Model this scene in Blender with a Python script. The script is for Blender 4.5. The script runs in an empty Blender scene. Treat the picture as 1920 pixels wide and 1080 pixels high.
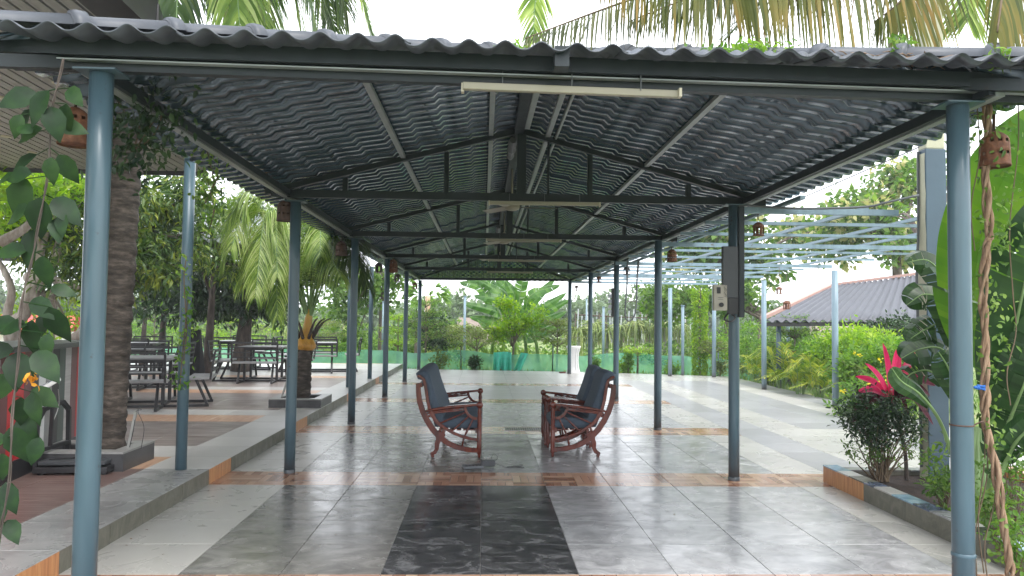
import bpy, math, random
import numpy as np
from mathutils import Vector, Matrix
from math import sin, cos, pi, radians

S = bpy.context.scene
COL = S.collection
random.seed(7)
RNG = np.random.default_rng(7)

# ---------------------------------------------------------------- camera
CF, CH = 1409.4, 1.54
YAW, PITCH, ROLL = .0373, .0424, .012
_f = np.array([sin(YAW)*cos(PITCH), cos(YAW)*cos(PITCH), sin(PITCH)])
_r = np.array([cos(YAW), -sin(YAW), 0.])
_u = np.cross(_r, _f)
_r2 = cos(ROLL)*_r + sin(ROLL)*_u
_u2 = -sin(ROLL)*_r + cos(ROLL)*_u
cam = bpy.data.cameras.new('camera')
cam.sensor_width = 36
cam.lens = CF/1920*36
cam.clip_start = .05
cam.clip_end = 900
camo = bpy.data.objects.new('camera', cam)
COL.objects.link(camo)
camo.matrix_world = Matrix(((_r2[0], _u2[0], -_f[0], 0), (_r2[1], _u2[1], -_f[1], 0), (_r2[2], _u2[2], -_f[2], CH), (0, 0, 0, 1)))
S.camera = camo


def at(x, y, Y):
    """surveyed point: photograph pixel + depth in metres -> place in the world"""
    d = _f+(x-960)/CF*_r2-(y-540)/CF*_u2
    t = Y/d[1]
    return Vector((d[0]*t, Y, CH+d[2]*t))


def gp(x, y, z=0.):
    d = _f+(x-960)/CF*_r2-(y-540)/CF*_u2
    t = (z-CH)/d[2]
    return Vector((d[0]*t, d[1]*t, z))


# ---------------------------------------------------------------- world, sun, exposure
W = bpy.data.worlds.new('World')
S.world = W
W.use_nodes = True
wn, wl = W.node_tree.nodes, W.node_tree.links
wn.clear()
SUN_EL, SUN_ROT = radians(58), radians(150)
sky = wn.new('ShaderNodeTexSky')
sky.sky_type = 'NISHITA'
sky.sun_disc = False
sky.sun_elevation = SUN_EL
sky.sun_rotation = SUN_ROT
sky.dust_density = 4
tcw = wn.new('ShaderNodeTexCoord')
cln = wn.new('ShaderNodeTexNoise')
cln.inputs['Scale'].default_value = 1.6
cln.inputs['Detail'].default_value = 5
clr = wn.new('ShaderNodeValToRGB')
clr.color_ramp.elements[0].position = .3
clr.color_ramp.elements[0].color = (10.6, 11.2, 12.2, 1)
clr.color_ramp.elements[1].position = .7
clr.color_ramp.elements[1].color = (13.6, 13.8, 14.2, 1)
wl.new(tcw.outputs['Generated'], cln.inputs['Vector'])
wl.new(cln.outputs['Fac'], clr.inputs['Fac'])
mxw = wn.new('ShaderNodeMix')
mxw.data_type = 'RGBA'
mxw.inputs[0].default_value = .88
wl.new(sky.outputs[0], mxw.inputs[6])
wl.new(clr.outputs[0], mxw.inputs[7])
bg = wn.new('ShaderNodeBackground')
bg.inputs['Strength'].default_value = .09
wl.new(mxw.outputs[2], bg.inputs['Color'])
wo = wn.new('ShaderNodeOutputWorld')
wl.new(bg.outputs[0], wo.inputs['Surface'])

sl = bpy.data.lights.new('sun', 'SUN')
sl.energy = 1.0
sl.angle = radians(18)
sl.color = (1, .97, .94)
so = bpy.data.objects.new('sun', sl)
COL.objects.link(so)
# sun stands behind the camera's right shoulder, very soft behind thin cloud
so.rotation_euler = (radians(90)-SUN_EL, 0, radians(180)-SUN_ROT)
so.location = (6, -6, 12)
S.view_settings.view_transform = 'Standard'
S.view_settings.look = 'None'
S.view_settings.exposure = 1.42
S.view_settings.gamma = 1
S.render.engine = 'CYCLES'
S.cycles.use_denoising = True
S.cycles.max_bounces = 8
S.cycles.transparent_max_bounces = 12
S.cycles.diffuse_bounces = 4
S.cycles.glossy_bounces = 3
S.cycles.volume_bounces = 0


# ---------------------------------------------------------------- materials
def newmat(name):
    m = bpy.data.materials.new(name)
    m.use_nodes = True
    n, l = m.node_tree.nodes, m.node_tree.links
    return m, n, l, n['Principled BSDF']


def rgb(c):
    return (c[0], c[1], c[2], 1)


def ramp(n, stops):
    r = n.new('ShaderNodeValToRGB')
    e = r.color_ramp.elements
    while len(e) < len(stops):
        e.new(.5)
    for i, (p, c) in enumerate(stops):
        e[i].position = p
        e[i].color = rgb(c)
    return r


def plain(name, c, rough=.5, var=.12, scale=6, metal=0, bump=0., spec=.5, coat=0):
    """paint / plastic / stone: base colour with soft noise wear, roughness noise"""
    m, n, l, p = newmat(name)
    tc = n.new('ShaderNodeTexCoord')
    no = n.new('ShaderNodeTexNoise')
    no.inputs['Scale'].default_value = scale
    no.inputs['Detail'].default_value = 6
    l.new(tc.outputs['Object'], no.inputs['Vector'])
    r = ramp(n, [(.3, [x*(1-var) for x in c]), (.7, [min(1, x*(1+var)) for x in c])])
    l.new(no.outputs['Fac'], r.inputs['Fac'])
    l.new(r.outputs[0], p.inputs['Base Color'])
    mr = n.new('ShaderNodeMapRange')
    mr.inputs[3].default_value = max(.02, rough-.1)
    mr.inputs[4].default_value = min(1, rough+.1)
    l.new(no.outputs['Fac'], mr.inputs[0])
    l.new(mr.outputs[0], p.inputs['Roughness'])
    p.inputs['Metallic'].default_value = metal
    p.inputs['Specular IOR Level'].default_value = spec
    p.inputs['Coat Weight'].default_value = coat
    if bump:
        b = n.new('ShaderNodeBump')
        b.inputs['Strength'].default_value = bump
        b.inputs['Distance'].default_value = .01
        n2 = n.new('ShaderNodeTexNoise')
        n2.inputs['Scale'].default_value = scale*6
        n2.inputs['Detail'].default_value = 8
        l.new(tc.outputs['Object'], n2.inputs['Vector'])
        l.new(n2.outputs['Fac'], b.inputs['Height'])
        l.new(b.outputs[0], p.inputs['Normal'])
    return m


def leafmat(name, stops, rough=.45, trans=.35, tcol=None):
    m, n, l, p = newmat(name)
    g = n.new('ShaderNodeNewGeometry')
    r = ramp(n, stops)
    tc = n.new('ShaderNodeTexCoord')
    no = n.new('ShaderNodeTexNoise')
    no.inputs['Scale'].default_value = 2.2
    no.inputs['Detail'].default_value = 3
    l.new(tc.outputs['Object'], no.inputs['Vector'])
    a = n.new('ShaderNodeMath')
    a.operation = 'MULTIPLY_ADD'
    a.inputs[1].default_value = .55
    l.new(g.outputs['Random Per Island'], a.inputs[0])
    b = n.new('ShaderNodeMath')
    b.operation = 'MULTIPLY_ADD'
    b.inputs[1].default_value = 1.3
    b.inputs[2].default_value = -.42
    l.new(no.outputs['Fac'], b.inputs[0])
    l.new(b.outputs[0], a.inputs[2])
    l.new(a.outputs[0], r.inputs['Fac'])
    l.new(r.outputs[0], p.inputs['Base Color'])
    p.inputs['Roughness'].default_value = rough
    p.inputs['Specular IOR Level'].default_value = .35
    t = n.new('ShaderNodeBsdfTranslucent')
    mc = n.new('ShaderNodeMix')
    mc.data_type = 'RGBA'
    mc.blend_type = 'MULTIPLY'
    mc.inputs[0].default_value = 1
    mc.inputs[7].default_value = rgb(tcol or (1.5, 1.7, .7))
    l.new(r.outputs[0], mc.inputs[6])
    l.new(mc.outputs[2], t.inputs['Color'])
    mx = n.new('ShaderNodeMixShader')
    mx.inputs[0].default_value = trans
    o = n['Material Output']
    l.new(p.outputs[0], mx.inputs[1])
    l.new(t.outputs[0], mx.inputs[2])
    l.new(mx.outputs[0], o.inputs['Surface'])
    return m


def marble(name, dark, mid, light, r0=.08, r1=.3, scale=2.2, dist=2.2, contrast=(.36, .52, .68)):
    """polished stone-look tile: swirled clouding, each tile shifted by its own random number"""
    m, n, l, p = newmat(name)
    g = n.new('ShaderNodeNewGeometry')
    oi = n.new('ShaderNodeObjectInfo')
    ad = n.new('ShaderNodeMath')
    l.new(oi.outputs['Random'], ad.inputs[0])
    l.new(g.outputs['Random Per Island'], ad.inputs[1])
    cb = n.new('ShaderNodeCombineXYZ')
    ml = n.new('ShaderNodeMath')
    ml.operation = 'MULTIPLY'
    ml.inputs[1].default_value = 37
    l.new(ad.outputs[0], ml.inputs[0])
    l.new(ml.outputs[0], cb.inputs[0])
    l.new(ml.outputs[0], cb.inputs[1])
    va = n.new('ShaderNodeVectorMath')
    l.new(g.outputs['Position'], va.inputs[0])
    l.new(cb.outputs[0], va.inputs[1])
    mp = n.new('ShaderNodeMapping')
    mp.inputs['Scale'].default_value = (1, 1.5, 1)
    mp.inputs['Rotation'].default_value = (0, 0, .5)
    l.new(va.outputs[0], mp.inputs['Vector'])
    no = n.new('ShaderNodeTexNoise')
    no.inputs['Scale'].default_value = scale
    no.inputs['Detail'].default_value = 12
    no.inputs['Roughness'].default_value = .68
    no.inputs['Distortion'].default_value = dist
    l.new(mp.outputs[0], no.inputs['Vector'])
    r = ramp(n, [(contrast[0], dark), (contrast[1], mid), (contrast[2], light)])
    l.new(no.outputs['Fac'], r.inputs['Fac'])
    hs = n.new('ShaderNodeHueSaturation')
    mr0 = n.new('ShaderNodeMapRange')
    mr0.inputs[2].default_value = 2
    mr0.inputs[3].default_value = .82
    mr0.inputs[4].default_value = 1.18
    l.new(ad.outputs[0], mr0.inputs[0])
    l.new(mr0.outputs[0], hs.inputs['Value'])
    l.new(r.outputs[0], hs.inputs['Color'])
    l.new(hs.outputs[0], p.inputs['Base Color'])
    n2 = n.new('ShaderNodeTexNoise')
    n2.inputs['Scale'].default_value = 3.1
    n2.inputs['Detail'].default_value = 8
    n2.inputs['Distortion'].default_value = 1.2
    l.new(va.outputs[0], n2.inputs['Vector'])
    mr = n.new('ShaderNodeMapRange')
    mr.inputs[1].default_value = .35
    mr.inputs[2].default_value = .7
    mr.inputs[3].default_value = r0
    mr.inputs[4].default_value = r1
    l.new(n2.outputs['Fac'], mr.inputs[0])
    l.new(mr.outputs[0], p.inputs['Roughness'])
    b = n.new('ShaderNodeBump')
    b.inputs['Strength'].default_value = .05
    b.inputs['Distance'].default_value = .004
    l.new(no.outputs['Fac'], b.inputs['Height'])
    l.new(b.outputs[0], p.inputs['Normal'])
    return m


def parquet(name, cols, rough=.22):
    m, n, l, p = newmat(name)
    g = n.new('ShaderNodeNewGeometry')
    sp = n.new('ShaderNodeSeparateXYZ')
    l.new(g.outputs['Position'], sp.inputs[0])

    def mth(op, a, b=None, c=None):
        q = n.new('ShaderNodeMath')
        q.operation = op
        for i, v in enumerate((a, b, c)):
            if v is None:
                continue
            if isinstance(v, (int, float)):
                q.inputs[i].default_value = v
            else:
                l.new(v, q.inputs[i])
        return q.outputs[0]
    X, Y, Z = sp.outputs
    cx = mth('FLOOR', mth('DIVIDE', X, .3))
    cy = mth('FLOOR', mth('DIVIDE', Y, .3))
    chk = mth('MODULO', mth('ABSOLUTE', mth('ADD', cx, cy)), 2)
    u = mth('ADD', mth('MULTIPLY', X, chk), mth('MULTIPLY', Y, mth('SUBTRACT', 1, chk)))
    v = mth('ADD', mth('MULTIPLY', Y, chk), mth('MULTIPLY', X, mth('SUBTRACT', 1, chk)))
    pid = mth('FLOOR', mth('DIVIDE', u, .075))
    cb = n.new('ShaderNodeCombineXYZ')
    l.new(pid, cb.inputs[0])
    l.new(cx, cb.inputs[1])
    l.new(cy, cb.inputs[2])
    wnz = n.new('ShaderNodeTexWhiteNoise')
    l.new(cb.outputs[0], wnz.inputs['Vector'])
    cg = n.new('ShaderNodeCombineXYZ')
    l.new(mth('MULTIPLY', u, 60), cg.inputs[0])
    l.new(mth('MULTIPLY', v, 5), cg.inputs[1])
    l.new(Z, cg.inputs[2])
    gn = n.new('ShaderNodeTexNoise')
    gn.inputs['Scale'].default_value = 1
    gn.inputs['Detail'].default_value = 5
    l.new(cg.outputs[0], gn.inputs['Vector'])
    f = mth('ADD', mth('MULTIPLY', wnz.outputs['Value'], .75), mth('MULTIPLY', gn.outputs['Fac'], .3))
    r = ramp(n, [(.15, cols[0]), (.5, cols[1]), (.85, cols[2])])
    l.new(f, r.inputs['Fac'])
    fr = mth('FRACT', mth('DIVIDE', u, .075))
    line = mth('GREATER_THAN', fr, .05)
    mx = n.new('ShaderNodeMix')
    mx.data_type = 'RGBA'
    l.new(line, mx.inputs[0])
    mx.inputs[6].default_value = rgb([c*.5 for c in cols[0]])
    l.new(r.outputs[0], mx.inputs[7])
    l.new(mx.outputs[2], p.inputs['Base Color'])
    p.inputs['Roughness'].default_value = rough
    return m


def streaks(name, c0, c1, c2, sc=(3, 60, 60), rough=.4, bump=.2, world=False):
    m, n, l, p = newmat(name)
    if world:
        tc = n.new('ShaderNodeNewGeometry')
        src = tc.outputs['Position']
    else:
        tc = n.new('ShaderNodeTexCoord')
        src = tc.outputs['Object']
    mp = n.new('ShaderNodeMapping')
    mp.inputs['Scale'].default_value = sc
    l.new(src, mp.inputs['Vector'])
    no = n.new('ShaderNodeTexNoise')
    no.inputs['Scale'].default_value = 1
    no.inputs['Detail'].default_value = 8
    no.inputs['Roughness'].default_value = .65
    l.new(mp.outputs[0], no.inputs['Vector'])
    r = ramp(n, [(.32, c0), (.5, c1), (.68, c2)])
    l.new(no.outputs['Fac'], r.inputs['Fac'])
    l.new(r.outputs[0], p.inputs['Base Color'])
    p.inputs['Roughness'].default_value = rough
    b = n.new('ShaderNodeBump')
    b.inputs['Strength'].default_value = bump
    b.inputs['Distance'].default_value = .01
    l.new(no.outputs['Fac'], b.inputs['Height'])
    l.new(b.outputs[0], p.inputs['Normal'])
    return m


def posterpaint(name, c, dirt, rough=.28):
    """painted steel: smooth gloss paint, faint runs, rusty specks and grime patches"""
    m, n, l, p = newmat(name)
    tc = n.new('ShaderNodeTexCoord')
    mp = n.new('ShaderNodeMapping')
    mp.inputs['Scale'].default_value = (9, 9, 1.4)
    l.new(tc.outputs['Object'], mp.inputs['Vector'])
    no = n.new('ShaderNodeTexNoise')
    no.inputs['Scale'].default_value = 1.5
    no.inputs['Detail'].default_value = 7
    l.new(mp.outputs[0], no.inputs['Vector'])
    r = ramp(n, [(.3, [x*.84 for x in c]), (.55, c), (.75, [x*1.15 for x in c])])
    l.new(no.outputs['Fac'], r.inputs['Fac'])
    n2 = n.new('ShaderNodeTexNoise')
    n2.inputs['Scale'].default_value = 14
    n2.inputs['Detail'].default_value = 4
    l.new(tc.outputs['Object'], n2.inputs['Vector'])
    r2 = ramp(n, [(.70, (0, 0, 0)), (.76, (.8, .8, .8))])
    l.new(n2.outputs['Fac'], r2.inputs['Fac'])
    mx = n.new('ShaderNodeMix')
    mx.data_type = 'RGBA'
    l.new(r2.outputs[0], mx.inputs[0])
    l.new(r.outputs[0], mx.inputs[6])
    mx.inputs[7].default_value = rgb(dirt)
    ge = n.new('ShaderNodeNewGeometry')
    sx = n.new('ShaderNodeSeparateXYZ')
    l.new(ge.outputs['Position'], sx.inputs[0])
    fm = n.new('ShaderNodeMapRange')
    fm.inputs[1].default_value = .16
    fm.inputs[2].default_value = .0
    fm.inputs[3].default_value = 0
    fm.inputs[4].default_value = 1.5
    l.new(sx.outputs[2], fm.inputs[0])
    fmul = n.new('ShaderNodeMath')
    fmul.operation = 'MULTIPLY'
    fmul.use_clamp = True
    l.new(fm.outputs[0], fmul.inputs[0])
    l.new(n2.outputs['Fac'], fmul.inputs[1])
    m3 = n.new('ShaderNodeMix')
    m3.data_type = 'RGBA'
    l.new(fmul.outputs[0], m3.inputs[0])
    l.new(mx.outputs[2], m3.inputs[6])
    m3.inputs[7].default_value = rgb(dirt)
    l.new(m3.outputs[2], p.inputs['Base Color'])
    mr = n.new('ShaderNodeMapRange')
    mr.inputs[3].default_value = rough-.08
    mr.inputs[4].default_value = rough+.14
    l.new(no.outputs['Fac'], mr.inputs[0])
    l.new(mr.outputs[0], p.inputs['Roughness'])
    return m


M = {}
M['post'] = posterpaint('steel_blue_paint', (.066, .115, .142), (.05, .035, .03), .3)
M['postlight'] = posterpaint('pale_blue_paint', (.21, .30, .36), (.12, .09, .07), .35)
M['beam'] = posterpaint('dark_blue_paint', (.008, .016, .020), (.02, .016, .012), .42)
M['purlin'] = plain('galvanised_purlin', (.33, .36, .36), .4, .15, 5, .35)
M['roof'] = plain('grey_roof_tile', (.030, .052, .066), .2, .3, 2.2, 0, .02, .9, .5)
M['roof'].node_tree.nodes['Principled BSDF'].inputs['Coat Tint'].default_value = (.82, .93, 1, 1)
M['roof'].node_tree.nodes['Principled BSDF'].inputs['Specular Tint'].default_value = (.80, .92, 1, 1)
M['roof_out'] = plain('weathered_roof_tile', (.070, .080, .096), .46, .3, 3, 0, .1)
M['cap'] = plain('grey_ridge_cap', (.062, .070, .085), .48, .18, 5, 0, .08)
M['tube'] = plain('yellowed_white_plastic', (.34, .31, .235), .4, .06)
M['white'] = plain('white_plastic', (.78, .78, .77), .35, .04)
M['cream'] = plain('cream_enamel', (.55, .50, .38), .35, .1)
M['dkgrey'] = marble('dark_slate_tile', (.018, .018, .020), (.042, .042, .045), (.17, .17, .175), .12, .28, 4.0, 1.5, (.36, .50, .70))
M['mgrey'] = marble('grey_slate_tile', (.10, .095, .087), (.17, .161, .148), (.29, .277, .26), .18, .33, 3.2, 1.3)
M['lgrey'] = marble('pale_grey_stone_tile', (.22, .22, .224), (.33, .33, .335), (.46, .46, .463), .16, .33, 3.6, 1.3)  # tone lifted to carry the sky reflected in the right columns
M['ogrey'] = marble('outdoor_grey_tile', (.28, .28, .288), (.30, .30, .308), (.325, .325, .33), .29, .34, .9, .5, (.1, .5, .9))  # tone raised for the sky's reflection on the floor
M['sheengrey'] = marble('sky_sheen_grey_tile', (.24, .245, .25), (.29, .295, .30), (.36, .36, .362), .24, .34, 2.0, 1.2, (.25, .5, .75))  # sky's sheen put into the tile colour
M['beige'] = marble('beige_stone_tile', (.385, .375, .348), (.41, .40, .37), (.435, .425, .393), .26, .35, 1.2, .5, (.15, .5, .85))
M['pale'] = marble('cream_stone_tile', (.46, .445, .42), (.485, .47, .445), (.51, .495, .465), .30, .36, 1.2, .5, (.1, .5, .9))
M['concrete'] = marble('polished_concrete_tile', (.26, .26, .253), (.33, .328, .318), (.40, .396, .385), .18, .38, 1.8, 1.2)
M['kerb'] = marble('kerb_stone_tile', (.105, .102, .078), (.155, .15, .115), (.215, .205, .165), .3, .5, 4, 2)
M['wood_t'] = parquet('parquet_print_tile', [(.22, .10, .055), (.40, .21, .13), (.52, .34, .23)], .2)
M['wood_k'] = streaks('orange_wood_tile', (.36, .13, .045), (.52, .24, .09), (.62, .33, .14), (30, 30, 2.5), .35, .05, True)
M['plank_t'] = streaks('brown_plank_tile', (.105, .06, .052), (.175, .112, .098), (.27, .195, .175), (2.2, 34, 1), .3, .08, True)
M['plank2_t'] = streaks('grey_brown_plank_tile', (.15, .115, .10), (.25, .205, .185), (.38, .33, .305), (2.0, 13, 1), .3, .08, True)
M['orange_t'] = streaks('terracotta_plank_tile', (.42, .22, .13), (.55, .33, .21), (.62, .43, .30), (20, 3, 1), .3, .05, True)
M['grout'] = plain('grout', (.24, .235, .225), .8, .1)
M['soil'] = plain('dark_soil', (.035, .02, .013), .95, .5, 25, 0, 1.)
M['bark'] = streaks('coconut_bark', (.018, .014, .011), (.050, .040, .032), (.125, .10, .082), (7, 7, 24), .9, .8)
M['bark2'] = streaks('tree_bark', (.06, .045, .035), (.14, .11, .09), (.26, .22, .19), (12, 12, 3), .9, .8)
M['palebark'] = streaks('pale_tree_bark', (.20, .16, .13), (.36, .31, .27), (.5, .45, .41), (9, 9, 3), .85, .5)
M['darkbark'] = streaks('dark_trunk_bark', (.03, .022, .018), (.07, .055, .045), (.13, .10, .085), (12, 12, 3), .9, .6)
M['mahog'] = streaks('red_brown_varnished_wood', (.045, .007, .004), (.11, .016, .007), (.17, .032, .013), (14, 14, 3), .22, .04)
M['fabric'] = plain('navy_blue_upholstery', (.068, .095, .128), .75, .12, 30, 0, .35, .3)
M['black'] = plain('black_painted_steel', (.018, .018, .02), .4, .15)
M['blackcloth'] = plain('black_cloth', (.008, .008, .009), .9, .1)
M['grey_top'] = plain('grey_bench_board', (.22, .22, .225), .35, .15, 8)
M['dstone'] = plain('dark_stone_slab', (.055, .055, .058), .35, .35, 7)
M['gstone'] = plain('grey_stone_slab', (.26, .26, .25), .35, .2, 6)
M['slat'] = streaks('grey_brown_cladding', (.32, .30, .295), (.39, .37, .36), (.46, .44, .43), (30, 1, 30), .45, .02)
M['gap'] = plain('dark_recess', (.02, .018, .018), .7, .1)
M['fascia'] = plain('charcoal_fascia', (.028, .026, .028), .4, .1)
M['terra'] = streaks('rusty_terracotta', (.08, .028, .013), (.16, .06, .026), (.25, .11, .055), (30, 30, 30), .7, .5)
M['rust'] = plain('rusty_iron', (.09, .05, .035), .7, .3, 20)
M['darklant'] = plain('dark_iron_lantern', (.06, .04, .035), .5, .3, 20)
M['red'] = plain('red_paint', (.45, .02, .025), .4, .12)
M['redtile'] = plain('bright_red_roof_tile', (.62, .06, .06), .4, .12)
M['brown_b'] = plain('maroon_board', (.13, .05, .05), .4, .12)
M['green_b'] = plain('dark_green_board', (.05, .07, .06), .4, .12)
M['cream_w'] = plain('weathered_cream_plaster', (.50, .49, .37), .8, .12, 5, 0, .3)
M['blue_w'] = plain('blue_grey_plaster', (.062, .105, .145), .45, .1, 3, 0, .12)
M['metalbox'] = plain('dark_grey_box', (.045, .05, .055), .4, .1)
M['beigebox'] = plain('beige_panel_board', (.40, .37, .30), .5, .08)
M['cable'] = plain('grey_cable', (.12, .13, .14), .5, .1)
M['bluetile'] = marble('blue_mosaic_tile', (.16, .28, .37), (.26, .39, .48), (.36, .48, .56), .08, .2, 4, 1)
M['navytile'] = marble('dark_blue_tile', (.05, .075, .12), (.09, .12, .18), (.2, .24, .32), .08, .2, 4, 2)
M['roofgrey'] = plain('weathered_grey_roof', (.085, .09, .105), .5, .15, 3)
M['metal'] = plain('brushed_metal', (.42, .42, .40), .35, .1, 10, .8)
M['thatch'] = plain('dead_leaf_litter', (.20, .13, .08), .95, .4, 30)
M['vinewood'] = streaks('twisted_vine_bark', (.13, .075, .045), (.26, .165, .10), (.38, .27, .18), (60, 60, 8), .85, .6)
M['ropewood'] = plain('thin_brown_stem', (.12, .085, .05), .8, .2, 20)
M['blue_rag'] = plain('bright_blue_rag', (.02, .13, .45), .7, .2, 20)
M['lightroof'] = plain('pale_metal_roof', (.42, .44, .48), .4, .15, 2)
M['pinkroof'] = plain('faded_red_ridge', (.42, .26, .22), .6, .1)
M['farwall'] = plain('pinkish_far_wall', (.40, .31, .29), .9, .15)
M['stalk'] = plain('green_leaf_stalk', (.16, .26, .09), .45, .2, 6)
M['crownshaft'] = streaks('orange_green_crownshaft', (.20, .10, .02), (.55, .27, .035), (.50, .38, .07), (6, 6, 2), .4, .1)

G = lambda *a: list(a)
M['mango'] = leafmat('mango_leaf', [(.1, (.018, .045, .012)), (.4, (.05, .105, .024)), (.65, (.13, .20, .04)), (.85, (.30, .34, .06))], .38, .3)
M['dark_leaf'] = leafmat('dark_shrub_leaf', [(.1, (.010, .028, .014)), (.5, (.022, .055, .022)), (.9, (.06, .11, .035))], .32, .2)
M['lime'] = leafmat('lime_leaf', [(.1, (.10, .20, .02)), (.5, (.20, .33, .03)), (.9, (.38, .48, .05))], .5, .5)
M['bright'] = leafmat('bright_green_leaf', [(.1, (.05, .13, .02)), (.5, (.12, .24, .035)), (.9, (.24, .36, .06))], .5, .45)
M['mid'] = leafmat('mid_green_leaf', [(.1, (.04, .09, .022)), (.5, (.10, .19, .04)), (.9, (.22, .32, .07))], .5, .4)
M['olive'] = leafmat('olive_leaf', [(.1, (.06, .09, .03)), (.5, (.13, .18, .055)), (.9, (.26, .28, .10))], .55, .4)
M['blossom'] = leafmat('pale_yellow_blossom', [(.1, (.35, .35, .14)), (.5, (.52, .50, .24)), (.9, (.66, .62, .36))], .7, .4, (1.2, 1.2, .9))
M['far'] = leafmat('far_tree_leaf', [(.1, (.08, .13, .07)), (.5, (.14, .20, .11)), (.9, (.20, .27, .15))], .7, .2)
M['frond'] = leafmat('palm_leaflet', [(.1, (.05, .11, .022)), (.4, (.13, .22, .035)), (.58, (.27, .37, .08)), (.8, (.48, .54, .24))], .38, .35)
M['frond_d'] = leafmat('dark_palm_leaflet', [(.1, (.025, .055, .02)), (.5, (.06, .11, .03)), (.95, (.15, .19, .06))], .35, .3)
M['frond_y'] = leafmat('yellowing_palm_leaflet', [(.1, (.06, .085, .025)), (.4, (.12, .145, .04)), (.65, (.22, .20, .05)), (.9, (.34, .22, .07))], .5, .4, (1.3, 1.2, .7))
M['frond_g'] = leafmat('grey_green_palm_leaflet', [(.1, (.05, .07, .035)), (.5, (.11, .13, .06)), (.9, (.22, .23, .11))], .5, .4, (1.3, 1.3, .8))
M['areca'] = leafmat('areca_leaflet', [(.1, (.10, .20, .02)), (.45, (.26, .34, .04)), (.85, (.52, .46, .08))], .45, .4)
M['banana'] = leafmat('banana_leaf', [(.1, (.035, .10, .022)), (.5, (.075, .175, .04)), (.9, (.16, .28, .075))], .35, .4)
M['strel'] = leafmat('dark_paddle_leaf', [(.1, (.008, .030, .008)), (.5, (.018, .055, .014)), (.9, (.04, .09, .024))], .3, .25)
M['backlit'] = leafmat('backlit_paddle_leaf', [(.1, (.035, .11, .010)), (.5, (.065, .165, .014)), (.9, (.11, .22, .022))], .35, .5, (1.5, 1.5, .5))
M['vine_big'] = leafmat('broad_vine_leaf', [(.1, (.004, .018, .004)), (.5, (.010, .038, .008)), (.9, (.026, .070, .013))], .5, .18)
_n = M['vine_big'].node_tree
_oi = _n.nodes.new('ShaderNodeObjectInfo')
for _l in list(_n.links):
    if _l.from_socket.name == 'Random Per Island':
        _n.links.new(_oi.outputs['Random'], _l.to_socket)
M['pink'] = leafmat('pink_cordyline_leaf', [(.1, (.40, .01, .06)), (.5, (.62, .025, .13)), (.9, (.72, .10, .24))], .35, .35, (1.4, .8, 1))
M['maroon'] = leafmat('maroon_cordyline_leaf', [(.1, (.035, .008, .018)), (.5, (.075, .012, .025)), (.9, (.16, .02, .05))], .3, .25, (1.4, .8, 1))
M['cactus'] = leafmat('dragonfruit_stem', [(.1, (.07, .12, .035)), (.5, (.18, .25, .06)), (.9, (.36, .38, .15))], .5, .15)
M['yellow'] = leafmat('yellow_flower', [(.1, (.75, .60, .02)), (.9, (.85, .72, .05))], .6, .3, (1, 1, .5))
M['grass'] = leafmat('grass_blade', [(.1, (.07, .15, .03)), (.5, (.14, .24, .05)), (.9, (.28, .34, .10))], .6, .3)


def net_material():
    m, n, l, p = newmat('green_shade_net')
    tc = n.new('ShaderNodeTexCoord')
    no = n.new('ShaderNodeTexNoise')
    no.inputs['Scale'].default_value = 1.1
    no.inputs['Detail'].default_value = 6
    l.new(tc.outputs['Object'], no.inputs['Vector'])
    r = ramp(n, [(.35, (.20, .74, .52)), (.65, (.42, .90, .74))])
    l.new(no.outputs['Fac'], r.inputs['Fac'])
    l.new(r.outputs[0], p.inputs['Base Color'])
    p.inputs['Roughness'].default_value = .7
    t = n.new('ShaderNodeBsdfTranslucent')
    l.new(r.outputs[0], t.inputs['Color'])
    a = n.new('ShaderNodeMixShader')
    a.inputs[0].default_value = .5
    l.new(p.outputs[0], a.inputs[1])
    l.new(t.outputs[0], a.inputs[2])
    tr = n.new('ShaderNodeBsdfTransparent')
    tr.inputs[0].default_value = (.86, 1, .95, 1)
    b = n.new('ShaderNodeMixShader')
    mr = n.new('ShaderNodeMapRange')
    mr.inputs[1].default_value = .35
    mr.inputs[2].default_value = .65
    mr.inputs[3].default_value = .3
    mr.inputs[4].default_value = .55
    l.new(no.outputs['Fac'], mr.inputs[0])
    l.new(mr.outputs[0], b.inputs[0])
    l.new(tr.outputs[0], b.inputs[1])
    l.new(a.outputs[0], b.inputs[2])
    l.new(b.outputs[0], n['Material Output'].inputs['Surface'])
    return m


M['net'] = net_material()


# ---------------------------------------------------------------- helpers
def link(o, parent=None):
    COL.objects.link(o)
    if parent is not None:
        o.parent = parent
    return o


def tag(o, label=None, cat=None, group=None, kind=None):
    if label:
        o['label'] = label
    if cat:
        o['category'] = cat
    if group:
        o['group'] = group
    if kind:
        o['kind'] = kind
    return o


def thing(name, label, cat, loc=(0, 0, 0), rz=0, group=None):
    o = bpy.data.objects.new(name, None)
    o.empty_display_size = .1
    o.location = loc
    o.rotation_euler = (0, 0, rz)
    link(o)
    return tag(o, label, cat, group)


def copy_tree(o, parent=None):
    c = o.copy()
    link(c)
    if parent is not None:
        c.parent = parent
    for ch in list(o.children):
        copy_tree(ch, c)
    return c


def mesh_obj(name, V, F, mat, parent=None, smooth=False, mats=None, mi=None):
    me = bpy.data.meshes.new(name)
    me.from_pydata([tuple(v) for v in V], [], F)
    for m in (mats or [mat]):
        me.materials.append(m)
    if mi is not None:
        me.polygons.foreach_set('material_index', mi)
    if smooth:
        me.polygons.foreach_set('use_smooth', [True]*len(me.polygons))
    me.update()
    return link(bpy.data.objects.new(name, me), parent)


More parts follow.
